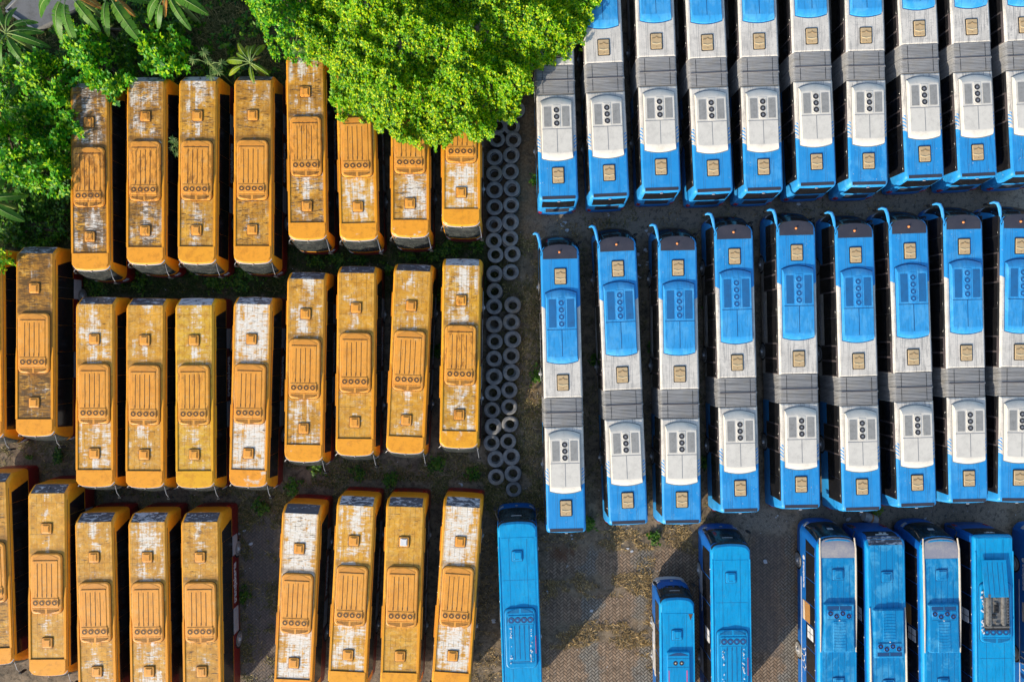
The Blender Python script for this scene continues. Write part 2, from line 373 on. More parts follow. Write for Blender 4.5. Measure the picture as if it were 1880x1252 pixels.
M['dry'] = grass_mat('dry_grass_blades', (0.17, 0.115, 0.05), (0.44, 0.30, 0.125), (0.66, 0.48, 0.24))
M['dryol'] = grass_mat('olive_grass_blades', (0.095, 0.100, 0.032), (0.27, 0.225, 0.08), (0.48, 0.37, 0.16))
M['weed'] = leaf_mat('weed_leaves', (0.02, 0.07, 0.008), (0.07, 0.20, 0.015), (0.18, 0.30, 0.03))
M['lime'] = leaf_mat('lime_tree_leaves', (0.012, 0.130, 0.003), (0.180, 0.470, 0.003), (0.580, 0.690, 0.006), .36, .45)
M['shrub'] = leaf_mat('shrub_leaves', (0.010, 0.130, 0.008), (0.090, 0.400, 0.006), (0.400, 0.620, 0.010), .35, .55)
M['deepleaf'] = leaf_mat('dark_tree_leaves', (0.012, 0.075, 0.008), (0.050, 0.200, 0.008), (0.18, 0.34, 0.012), .3, .5)
M['banana'] = leaf_mat('banana_leaf', (0.030, 0.130, 0.016), (0.090, 0.240, 0.020), (0.26, 0.38, 0.03), .35, .5, whole=True)
M['banana_lit'] = leaf_mat('sunlit_banana_leaf', (0.05, 0.18, 0.012), (0.22, 0.34, 0.012), (0.48, 0.48, 0.03), .4, .5, whole=True)  # lighter, yellower copy of the banana leaf with sunlight put into the colour
M['rib'] = simple('leaf_midrib', (0.24, 0.33, 0.09), .5)
M['dead'] = simple('dead_orange_leaf', (0.40, 0.17, 0.025), .8, dirt=.6)
M['palmate'] = leaf_mat('pale_palmate_leaf', (0.045, 0.13, 0.03), (0.14, 0.25, 0.06), (0.34, 0.43, 0.14), .35, 1.0)
M['bark'] = simple('bark', (0.10, 0.075, 0.05), .9, dirt=.6, scale=5)
M['concrete'] = simple('weathered_concrete', (0.17, 0.17, 0.175), .85, dirt=.7, scale=1.3, dirtcol=(.07, .068, .06))
M['plastic'] = simple('white_plastic_scrap', (0.55, 0.57, 0.60), .5, dirt=.5)
M['drum_pale'] = simple('pale_drum_paint', (0.50, 0.49, 0.45), .5, dirt=.7, scale=4, dirtcol=(.16, .12, .08))
M['drum_orange'] = simple('orange_drum_end', (0.55, 0.23, 0.06), .5, dirt=.5, scale=5)
def rear_glass():
    t = NT('weathered_rear_glass'); o = t.seeded(t.coords())
    n = t.noise(t.vscale(o, (1.6, 5, 5)), 1.3, 5, .65, .8)
    w = t.attr('glasswear')
    m = t.step(n, t.sub(.66, t.mul(w, .30)), t.sub(.76, t.mul(w, .28)))
    c = t.mix(m, (0.055, 0.055, 0.075), (0.50, 0.50, 0.54))
    return t.principled(c, t.add(.25, t.mul(n, .3)))
M['rear_glass'] = rear_glass()

# ------------------------------------------------------------------ mesh helpers
class MB:
    def __init__(s): s.v = []; s.f = []; s.m = []; s.fl = set()
    def face(s, idx, mi=0): s.f.append(tuple(idx)); s.m.append(mi)
    def rings(s, rings, mi=0, caps=(True, True), closed=True, mis=None, capm=None):
        base = []
        for r in rings:
            base.append(len(s.v)); s.v.extend(r)
        n = len(rings[0])
        for k in range(len(rings) - 1):
            a, b = base[k], base[k + 1]; q = mis[k] if mis else mi
            for i in range(n if closed else n - 1):
                j = (i + 1) % n
                s.face((a + i, a + j, b + j, b + i), q)
        if caps[0]: s.fl.add(len(s.f)); s.face([base[0] + i for i in range(n)][::-1], capm[0] if capm else (mis[0] if mis else mi))
        if caps[1]: s.fl.add(len(s.f)); s.face([base[-1] + i for i in range(n)], capm[1] if capm else (mis[-1] if mis else mi))
    def box(s, cx, cy, cz, sx, sy, sz, mi=0, rot=0.0):
        ca, sa = math.cos(rot), math.sin(rot); q = []
        for dx, dy in ((-.5, -.5), (.5, -.5), (.5, .5), (-.5, .5)):
            x, y = dx * sx, dy * sy; q.append((cx + x * ca - y * sa, cy + x * sa + y * ca))
        s.rings([[(x, y, cz - sz / 2) for x, y in q], [(x, y, cz + sz / 2) for x, y in q]], mi)
    def prism(s, w, l, r, z0, z1, cx=0, cy=0, ch=0.0, mi=0, n=4):
        if ch > 0:
            rg = [(rrect(w, l, r, n), z0), (rrect(w, l, r, n), z1 - ch), (rrect(w - ch * .6, l - ch * .6, max(r - ch * .3, .001), n), z1 - ch * .3), (rrect(w - 2 * ch, l - 2 * ch, max(r - ch, .001), n), z1)]
        else: rg = [(rrect(w, l, r, n), z0), (rrect(w, l, r, n), z1)]
        s.rings([[(x + cx, y + cy, z) for x, y in o] for o, z in rg], mi)
    def poly(s, outline, z0, z1, mi=0):
        s.rings([[(x, y, z0) for x, y in outline], [(x, y, z1) for x, y in outline]], mi)
    def lathe(s, prof, n=16, c=(0, 0, 0), axis='z', mi=0, mis=None, caps=(True, True)):
        rg = []
        for r, h in prof:
            ring = []
            for i in range(n):
                a = 2 * math.pi * i / n; p, q = r * math.cos(a), r * math.sin(a)
                if axis == 'z': ring.append((c[0] + p, c[1] + q, c[2] + h))
                elif axis == 'x': ring.append((c[0] + h, c[1] + p, c[2] + q))
                else: ring.append((c[0] + q, c[1] + h, c[2] + p))
            rg.append(ring)
        s.rings(rg, mi, caps, mis=mis)
    def tube(s, pts, rad, n=7, mi=0):
        pts = [np.array(p, float) for p in pts]; rg = []
        for i, p in enumerate(pts):
            d = pts[min(i + 1, len(pts) - 1)] - pts[max(i - 1, 0)]; d /= np.linalg.norm(d) + 1e-9
            u = np.cross(d, (0, 0, 1) if abs(d[2]) < .9 else (1, 0, 0)); u /= np.linalg.norm(u); w = np.cross(d, u)
            r = rad[i] if isinstance(rad, (list, tuple)) else rad
            rg.append([tuple(p + r * (math.cos(2 * math.pi * k / n) * u + math.sin(2 * math.pi * k / n) * w)) for k in range(n)])
        s.rings(rg, mi)
    def slab(s, grid, off, back=.012, mi=0):
        """closed sheet over a grid of points, its face OFF metres out along the grid's normals"""
        g = np.array(grid, float); du = np.gradient(g, axis=0); dv = np.gradient(g, axis=1)
        nn = np.cross(du, dv); nn /= np.linalg.norm(nn, axis=2, keepdims=True) + 1e-9
        F, B = g + nn * off, g - nn * back; a, b = g.shape[:2]; base = len(s.v)
        s.v.extend(map(tuple, F.reshape(-1, 3))); s.v.extend(map(tuple, B.reshape(-1, 3))); N = a * b
        for i in range(a - 1):
            for j in range(b - 1):
                p = base + i * b + j
                s.face((p, p + b, p + b + 1, p + 1), mi); s.face((p + N, p + N + 1, p + N + b + 1, p + N + b), mi)
        edge = [i * b for i in range(a)] + [(a - 1) * b + j for j in range(1, b)] + [i * b + b - 1 for i in range(a - 2, -1, -1)] + [j for j in range(b - 2, 0, -1)]
        for k in range(len(edge)):
            p, q = edge[k], edge[(k + 1) % len(edge)]
            s.face((base + p, base + p + N, base + q + N, base + q), mi)
    def build(s, name, mats, parent=None, smooth=35, fix=True):
        me = bpy.data.meshes.new(name); me.from_pydata(s.v, [], s.f)
        if not isinstance(mats, (list, tuple)): mats = [mats]
        for m in mats: me.materials.append(m)
        me.polygons.foreach_set('material_index', s.m)
        if fix:
            import bmesh
            bm = bmesh.new(); bm.from_mesh(me); bmesh.ops.recalc_face_normals(bm, faces=bm.faces); bm.to_mesh(me); bm.free()
        if smooth:
            me.set_sharp_from_angle(angle=R(smooth)); me.polygons.foreach_set('use_smooth', [k not in s.fl for k in range(len(me.polygons))])
        me.update()
        o = bpy.data.objects.new(name, me); COL.objects.link(o)
        if parent is not None: o.parent = parent
        return o

def rrect(w, l, r, n=4):
    out = []; r = min(r, w / 2 - 1e-4, l / 2 - 1e-4)
    for cx, cy, a0 in ((w / 2 - r, l / 2 - r, 0), (-w / 2 + r, l / 2 - r, 90), (-w / 2 + r, -l / 2 + r, 180), (w / 2 - r, -l / 2 + r, 270)):
        for k in range(n + 1):
            a = R(a0 + 90 * k / n); out.append((cx + r * math.cos(a), cy + r * math.sin(a)))
    return out

def thing(name, label, cat, group=None, loc=(0, 0, 0), rz=0.0):
    o = bpy.data.objects.new(name, None); COL.objects.link(o); o.location = loc; o.rotation_euler = (0, 0, rz)
    o.empty_display_size = .5
    tag(o, label, cat, group); return o
def tag(o, label=None, cat=None, group=None, kind=None):
    for k, v in (('label', label), ('category', cat), ('group', group), ('kind', kind)):
        if v: o[k] = v
    return o
KIDS = {}
def kids(o): return [c for c in COL.objects if c.parent == o]
def tree_of(o):
    """an object with its parts, read once so that copying is cheap"""
    return (o, [tree_of(c) for c in kids(o)])
def dup(tr, parent=None):
    o, ch = tr; c = o.copy(); COL.objects.link(c)
    if parent is not None: c.parent = parent
    nodes = [c]
    for k in ch: nodes += dup(k, c)
    return nodes
def flat(tr):
    out = [tr[0]]
    for k in tr[1]: out += flat(k)
    return out
def setp(nodes, **kw):
    for o in nodes:
        if o.type == 'MESH':
            for k, v in kw.items(): o[k] = float(v)

def text_mesh(body, size, shear=0.0, offset=0.012, align='CENTER'):
    cu = bpy.data.curves.new('lettering', 'FONT'); cu.body = body; cu.size = size; cu.extrude = .006; cu.shear = shear; cu.offset = offset
    cu.align_x = align; cu.align_y = 'CENTER'; cu.resolution_u = 3
    ob = bpy.data.objects.new('lettering', cu); COL.objects.link(ob)
    dg = bpy.context.evaluated_depsgraph_get(); me = bpy.data.meshes.new_from_object(ob.evaluated_get(dg))
    bpy.data.objects.remove(ob); bpy.data.curves.remove(cu)
    return me
def side_text(body, size, length, x, y, z, mat, parent, shear=0.0, offset=.012, name='lettering'):
    """letters on the side wall at x (sign tells the side), read from outside"""
    me = text_mesh(body, size, shear, offset); co = np.array([v.co[:] for v in me.vertices])
    w = co[:, 0].max() - co[:, 0].min(); k = length / w
    sg = 1 if x > 0 else -1
    for v in me.vertices:
        a, b, c = v.co; v.co = (x + sg * c, y + sg * a * k, z + b)
    me.materials.clear(); me.materials.append(mat); me.name = name
    o = bpy.data.objects.new(name, me); COL.objects.link(o); o.parent = parent; return o

# ------------------------------------------------------------------ bus building blocks (front of every bus towards local -y)
class Shell:
    """the outer surface of a bus: plan outline with rounded ends, moved in and out level by level"""
    def __init__(s, W, yf, yr, rf, rr, bulge, levels, rbulge=.04):
        s.W, s.yf, s.yr, s.rf, s.rr, s.bulge, s.rbulge = W, yf, yr, rf, rr, bulge, rbulge
        s.L = np.array(levels, float)          # z, inset, forward shift of the front, outward shift of the rear
    def par(s, z): return [float(np.interp(z, s.L[:, 0], s.L[:, k])) for k in (1, 2, 3)]
    def front_y(s, x, z):
        d, ff, _ = s.par(z); W = s.W - d; y0 = s.yf - ff + d; a = abs(x); y = y0 + s.bulge * (a / W) ** 2
        rf = s.rf
        if a > W - rf: q = min(a - (W - rf), rf); y += rf - math.sqrt(max(rf * rf - q * q, 0))
        return y
    def rear_y(s, x, z):
        d, _, fb = s.par(z); W = s.W - d; y0 = s.yr + fb - d; a = abs(x); y = y0 - s.rbulge * (a / W) ** 2
        rr = s.rr
        if a > W - rr: q = min(a - (W - rr), rr); y -= rr - math.sqrt(max(rr * rr - q * q, 0))
        return y
    def ring(s, z, n=6):
        d = s.par(z)[0]; W = s.W - d
        xs = [W - s.rf + s.rf * math.sin(R(90 * k / n)) for k in range(n + 1)]
        xf = [-x for x in xs[::-1]] + [-.4, 0, .4] + xs
        pts = [(x, s.front_y(x, z), z) for x in xf]
        xs = [W - s.rr + s.rr * math.sin(R(90 * k / n)) for k in range(n + 1)]
        xr = xs[::-1] + [.4, 0, -.4] + [-x for x in xs]
        return pts + [(x, s.rear_y(x, z), z) for x in xr]
    def body(s, mb, zs, mis, capm):
        s.rg = [s.ring(z) for z in zs]; mb.rings(s.rg, mis=mis, capm=capm)
    def front(s, x0, x1, z0, z1, nx=14, nz=6):
        return [[(x, s.front_y(x, z), z) for x in np.linspace(x0, x1, nx)] for z in np.linspace(z1, z0, nz)]
    def rear(s, x0, x1, z0, z1, nx=12, nz=6):
        return [[(x, s.rear_y(x, z), z) for x in np.linspace(x1, x0, nx)] for z in np.linspace(z1, z0, nz)]

def side_pane(mb, x, y0, y1, z0, z1, slant0=0.0, slant1=0.0, t=.014, mi=0):
    """flat pane on a side wall between y0 and y1; slants lean its ends"""
    sg = 1 if x > 0 else -1
    q = [(y0, z0), (y1, z0), (y1 + slant1, z1), (y0 + slant0, z1)]
    mb.rings([[(x - sg * .02, y, z) for y, z in q], [(x + sg * t, y, z) for y, z in q]], mi)

def wheel_part(parent, x, y, r=.5, w=.30):
    sg = 1 if x > 0 else -1
    t = MB(); t.lathe([(r * .55, -w / 2), (r * .92, -w / 2), (r, -w / 2 + .05), (r, w / 2 - .05), (r * .92, w / 2), (r * .55, w / 2), (r * .5, w / 2 - .06), (r * .5, -w / 2 + .06)], 22, (x, y, r), 'x')
    o = t.build('wheel', M['rubber'], parent)
    h = MB(); c = (x + sg * w / 2, y, r)
    pr = [(r * .56, -.05 * sg), (r * .56, .005 * sg), (r * .48, .02 * sg), (r * .40, -.01 * sg), (r * .26, .02 * sg), (r * .22, .10 * sg), (r * .05, .12 * sg)]
    h.lathe(pr, 18, c, 'x'); h.build('rim', M['hub'], o)

def fan_part(parent, x, y, z, r, m_ring, m_blade, m_hub=None, blades=0, name='fan'):
    f = MB(); f.lathe([(r * 1.14, -.03), (r * 1.14, .000), (r * 1.10, .006), (r * 1.02, .006), (r * .98, .000)], 22, (x, y, z), 'z', 0, caps=(True, False))
    f.lathe([(r * 1.0, -.02), (r * 1.0, .001)], 22, (x, y, z), 'z', 1)
    f.lathe([(r * .40, -.01), (r * .40, .008), (r * .28, .012)], 12, (x, y, z), 'z', 2)
    for k in range(blades):
        a = 2 * math.pi * k / blades
        f.box(x + math.cos(a) * r * .68, y + math.sin(a) * r * .68, z + .002, r * .50, r * .05, .004, 2, a)
    return f.build(name, [m_ring, m_blade, m_hub or m_ring], parent)

def lens(x0, x1, yb, depth, n=12, flatside=True):
    """outline between a straight edge at yb and an arc DEPTH deep"""
    pts = [(x0 + (x1 - x0) * k / n, yb) for k in range(n + 1)] if flatside else []
    for k in range(n - 1, 0, -1):
        q = k / n; pts.append((x0 + (x1 - x0) * q, yb + depth * (1 - (2 * q - 1) ** 2)))
    return pts

def city_ac(parent, yc, z, body, seam, lensm, ring, blade, exposed=False, shift=0.0):
    """roof unit with slatted cover, a row of four fans and an arched grille at its front end"""
    z -= .045
    a = MB(); a.prism(2.00, 3.77, .33, z - .02, z + .055, 0, yc, 0, 1); a.prism(1.93, 3.70, .30, z - .02, z + .17, 0, yc, .07)
    a.poly([(x, y) for x, y in lens(-.80, .80, yc + 1.52, .28)], z + .10, z + .182, 2)
    if not exposed:
        a.prism(1.52, 2.34, .04, z + .1, z + .195, -.03, yc + .27, .02)
        for xx in (-.48, -.20, .10, .40): a.box(xx - .03, yc + .25 + rng.uniform(-.04, .04), z + .1965, .034, 2.05, .008, 1)
        for xx in (-.50, -.19, .08, .38): a.box(xx - .03, yc - .72, z + .197, .04, .22, .006, 1)
        a.box(-.03, yc + 1.42, z + .19, 1.54, .035, .012, 1)
    a.prism(1.60, .56, .05, z + .1, z + .205, -.03, yc - 1.16, .02)
    a.box(-.03, yc - .885, z + .2, 1.62, .016, .012, 1)
    a.box(.80, yc - 1.16, z + .20, .035, .34, .015, 1)
    o = a.build('air_conditioner', [body, seam, lensm], parent)
    for k in range(4): fan_part(o, -.60 + k * .39 - .02, yc - 1.16, z + .212, .165, ring, blade, body)
    g = MB(); g.poly([(x, -y) for x, y in lens(-.84, .84, -(yc - 1.50), .36)], z + .10, z + .182, 0)
    for k in range(26):
        xx = -.77 + k * .0615
        if abs(xx) < .035: continue
        d = .22 * (1 - (xx / .86) ** 2) + .04
        g.box(xx, yc - 1.575 - d * .5, z + .184, .022, d, .010, 1)
    g.tube([(x, -(yy) , z + .15) for x, yy in [(q, -(yc - 1.52) - .0 + .04 * (1 - (q / .84) ** 2)) for q in np.linspace(-.86, .86, 9)]], .030, 6, 0)
    g.build('grille', [body, seam], o)
    return o

def city_hatch(parent, y, z, mat, seam, x=0.0, size=.62):
    h = MB(); h.prism(size + .06, size + .06, .06, z - .01, z + .018, x, y, 0, 1); h.prism(size, size, .07, z, z + .075, x, y, .03)
    o = h.build('roof_hatch', [mat, seam], parent)
    l = MB(); l.prism(size * .70, size * .74, .05, z + .06, z + .11, x - .02, y - .01, .02); l.box(x + .01, y + size * .30, z + .108, size * .42, .025, .01, 1)
    l.box(x + size * .26, y - .02, z + .108, .02, size * .5, .01, 1)  # dark bars along rear and right edge paint in the lid's shadow
    l.build('hatch_lid', [mat, seam], o); return o

def wheel_arches(mb, W, ys, mi, r=.60):
    for x in (-1, 1):
        for y in ys:
            o = [(y + r * math.cos(R(a)), .5 + r * math.sin(R(a))) for a in range(-15, 196, 15)]
            mb.rings([[(x * (W - .02), p, q) for p, q in o], [(x * (W + .006), p, q) for p, q in o]], mi)

# ------------------------------------------------------------------ yellow city bus
LY = 11.83
def make_yellow():
    root = thing('city_bus', 'yellow bus', 'bus', 'yellow city buses parked in rows')
    W = 1.235; h = LY / 2
    S = Shell(W, -h, h, .42, .22, .12, [(.32, .06, .42, .05), (.42, 0, .52, .06), (1.40, 0, .52, .03), (1.90, 0, .46, .0), (2.64, 0, .24, -.02), (3.00, .005, .07, -.34), (3.13, .04, .01, -.43), (3.19, .11, 0, -.47), (3.205, .17, 0, -.50)])
    b = MB(); S.body(b, [.32, .42, 1.40, 1.90, 2.64, 3.00, 3.13, 3.19, 3.205], [2, 1, 0, 0, 0, 0, 0, 0], [2, 0]); wheel_arches(b, W, (-3.0, 2.95), 2)
    b.build('body', [M['yellow'], M['red'], M['under']], root)
    # roof sheet from the rear seam to the step behind the front cap
    y1, y0 = h - .50, h - 10.76
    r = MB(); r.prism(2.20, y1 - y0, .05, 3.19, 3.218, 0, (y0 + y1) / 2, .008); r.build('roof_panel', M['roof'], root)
    c = MB(); ol = [(1.13, y0), (-1.13, y0)]
    o2 = [(x, S.front_y(x * 1.02, 3.13) + .03) for x in np.linspace(-1.13, 1.13, 17)]
    rg = [[(x, y, z) for x, y in ol + o2] for z in (3.19, 3.25)]
    rg.append([(x * .975, (y - y0) * .975 + y0 - .0, 3.275) for x, y in ol + o2]); c.rings(rg); c.box(0, y0 + .012, 3.222, 2.16, .05, .02, 1)
    c.build('front_cap', [M['cap'], M['black']], root, 50)
    for x in (-1, 1):
        q = MB(); q.rings([[(x * (1.04), y0, 3.2), (x * 1.16, y0, 3.18), (x * 1.16, y0, 3.262), (x * 1.04, y0, 3.262)], [(x * 1.04, h - 7.0, 3.2), (x * 1.16, h - 7.0, 3.18), (x * 1.16, h - 7.0, 3.262), (x * 1.04, h - 7.0, 3.262)],
                           [(x * 1.07, h - 6.3, 3.2), (x * 1.15, h - 6.3, 3.18), (x * 1.15, h - 6.3, 3.215), (x * 1.07, h - 6.3, 3.215)]])
        q.build('roof_rail', M['yellow'], root)
        g = MB(); g.box(x * (W + .012), h - 7.75, 3.0, .07, 2.0, .05); g.box(x * (W + .012), h - 2.6, 3.0, .06, 1.5, .05); g.tube([(x * (W - .035), -h + .6, 3.115), (x * (W - .035), h - .9, 3.115)], .016, 5, 1)
        g.build('rain_gutter', [M['yellow'], M['black']], root)
    g = MB(); g.slab(S.rear(-1.03, 1.03, 2.66, 3.20, 10, 8), .012); g.build('rear_window', M['rear_glass'], root)
    g = MB(); g.box(0, h - .20, 2.96, .05, .05, .16); g.build('rear_lamp', M['grey'], root)
    g = MB(); g.slab(S.front(-1.12, 1.12, 1.62, 3.06, 18, 8), .014); g.build('windscreen', M['screen'], root)
    g = MB(); g.slab(S.front(-1.14, 1.14, 3.065, 3.11, 18, 2), .022); g.slab(S.front(-1.05, 1.05, 2.66, 2.71, 18, 2), .026, mi=1); g.build('windscreen_trim', [M['pale'], M['black']], root)
    g = MB(); g.slab(S.front(-1.2, 1.2, .42, .72, 18, 3), .03); g.build('bumper', M['red'], root)
    for x in (-1, 1):
        g = MB(); g.slab(S.front(x * .98 - .14, x * .98 + .14, .95, 1.2, 6, 3), .035); g.build('headlight', M['lamp_clear'], root)
        g = MB(); g.slab(S.rear(x * .95 - .12, x * .95 + .12, 1.0, 1.35, 4, 3), .02); g.build('tail_light', M['lamp_red'], root)
        X = x * W
        edges = [(h - 1.89, h - .75, 0, -.45), (h - 3.23, h - 1.905, 0, 0), (h - 4.93, h - 3.245, 0, 0), (h - 6.59, h - 4.945, 0, 0), (h - 8.31, h - 6.605, 0, 0), (h - 9.885, h - 8.325, 0, 0), (h - 11.40, h - 9.90, .12, 0)]
        for k, (a, c2, s0, s1) in enumerate(edges):
            if k in (1, 4):
                d = MB(); side_pane(d, X, a, c2, 1.38, 2.94); side_pane(d, X, a + .03, c2 - .03, .62, 1.37, t=.02, mi=1); d.box(x * (W + .016), (a + c2) / 2, 2.15, .012, .04, 1.5, 2)
                d.build('door', [M['glass'], M['pale'], M['black']], root)
            else:
                d = MB(); side_pane(d, X, a, c2, 1.48, 2.92, s0, s1); d.build('window', M['glass'], root)
        side_text('transjakarta', .62, 2.62, x * (W + .004), h - 5.03, 1.06, M['white'], root, offset=.016)
        for y in (-3.0, 2.95): wheel_part(root, x * (W - .12), y)
    for y in (h - 2.66, h - 9.73): city_hatch(root, y, 3.218, M['ac'], M['ac_dark'])
    city_ac(root, h - 6.05, 3.218, M['ac'], M['ac_dark'], M['ac_lens'], M['ac'], M['fan_rust'])
    m = MB(); m.tube([(1.12, -h + .06, 3.0), (1.22, -h - .42, 2.95), (1.24, -h - .68, 2.7)], .022, 6); m.prism(.20, .10, .03, 2.30, 2.78, 1.26, -h - .74, .02, 1); m.build('mirror', [M['grey'], M['black']], root)
    m = MB(); m.tube([(-1.12, -h + .12, 2.95), (-1.26, -h - .02, 2.85), (-1.30, -h - .06, 2.6)], .022, 6); m.prism(.16, .10, .03, 2.15, 2.62, -1.31, -h - .08, .02, 1); m.build('mirror', [M['grey'], M['black']], root)
    m = MB(); m.lathe([(.035, 0), (.035, .05), (.012, .07)], 8, (0, -h - .05, 3.10)); m.build('marker_lamp', M['pale'], root)
    return root

# ------------------------------------------------------------------ articulated bus
LA = 17.9
def artic_ac(parent, y0, y1, z, bodym, ventm, ring, blade, hub, nf, vent_len, wf=1.92):
    """roof unit: arched ends, two vent meshes beside a column of fans, two-leaf cover behind"""
    a = MB(); n = 12; dk = 1
    def outl(w, d0, d1, ins):
        f = [(w * (2 * k / n - 1), y0 + ins - d0 * (1 - (2 * k / n - 1) ** 2)) for k in range(n + 1)]
        return f + [(w * (1 - 2 * k / n), y1 - ins + d1 * (1 - (2 * k / n - 1) ** 2)) for k in range(n + 1)]
    rg = []
    for w, d0, d1, ins, zz in ((.96, .22, .16, 0, z - .02), (.96, .20, .15, .03, z + .10), (.93, .12, .10, .16, z + .20), (.90, .06, .06, .32, z + .235)):
        rg.append([(x, y, zz) for x, y in outl(w, d0, d1, ins)])
    a.rings(rg); a.rings([[(x, y, zz) for x, y in outl(.99, .23, .17, -.03)] for zz in (z - .02, z + .012)], 1)
    yv = y0 + .42 + vent_len
    zt = z + .236
    a.box(0, yv + .14, zt, 1.84, .035, .010, 1); a.box(0, (yv + .14 + y1 - .3) / 2, zt, .035, y1 - .3 - yv - .14, .008, 1)
    a.prism(.46, vent_len + .16, .04, zt - .03, zt + .018, 0, y0 + .40 + vent_len / 2, .01, 0)
    o = a.build('air_conditioner', [bodym, M['bluedark'] if ventm is M['vent_blue'] else M['grey']], parent, 40)
    for sx in (-1, 1):
        v = MB(); v.prism(.44, vent_len, .02, zt - .02, zt + .012, sx * .56, y0 + .42 + vent_len / 2, 0)
        v.build('vent', ventm, o)
    for k in range(nf):
        fan_part(o, 0, y0 + .42 + (k + .5) * vent_len / nf, zt + .026, .180, ring, blade, hub, 6)
    return o
def tan_hatch(parent, y, z):
    h = MB(); h.prism(.76, 1.02, .05, z - .01, z + .035, 0, y, .01); o = h.build('roof_hatch', M['black'], parent)
    l = MB(); l.prism(.66, .92, .05, z, z + .075, 0, y, .02)
    pts = [(-.27, y - .20), (-.10, y - .22), (0, y - .32), (.10, y - .22), (.27, y - .20), (.27, y - .15), (.10, y - .17), (0, y - .25), (-.10, y - .17), (-.27, y - .15)]
    l.poly(pts, z + .06, z + .092, 1)
    pts = [(-.28, y + .10), (0, y + .16), (.28, y + .10), (.28, y + .15), (0, y + .215), (-.28, y + .15)]
    l.poly(pts, z + .06, z + .096, 2)
    l.lathe([(.03, .06), (.03, .085)], 10, (0, y + .34, z), mi=1)
    l.build('hatch_lid', [M['tan'], M['tan_dark'], M['tan_light']], o); return o

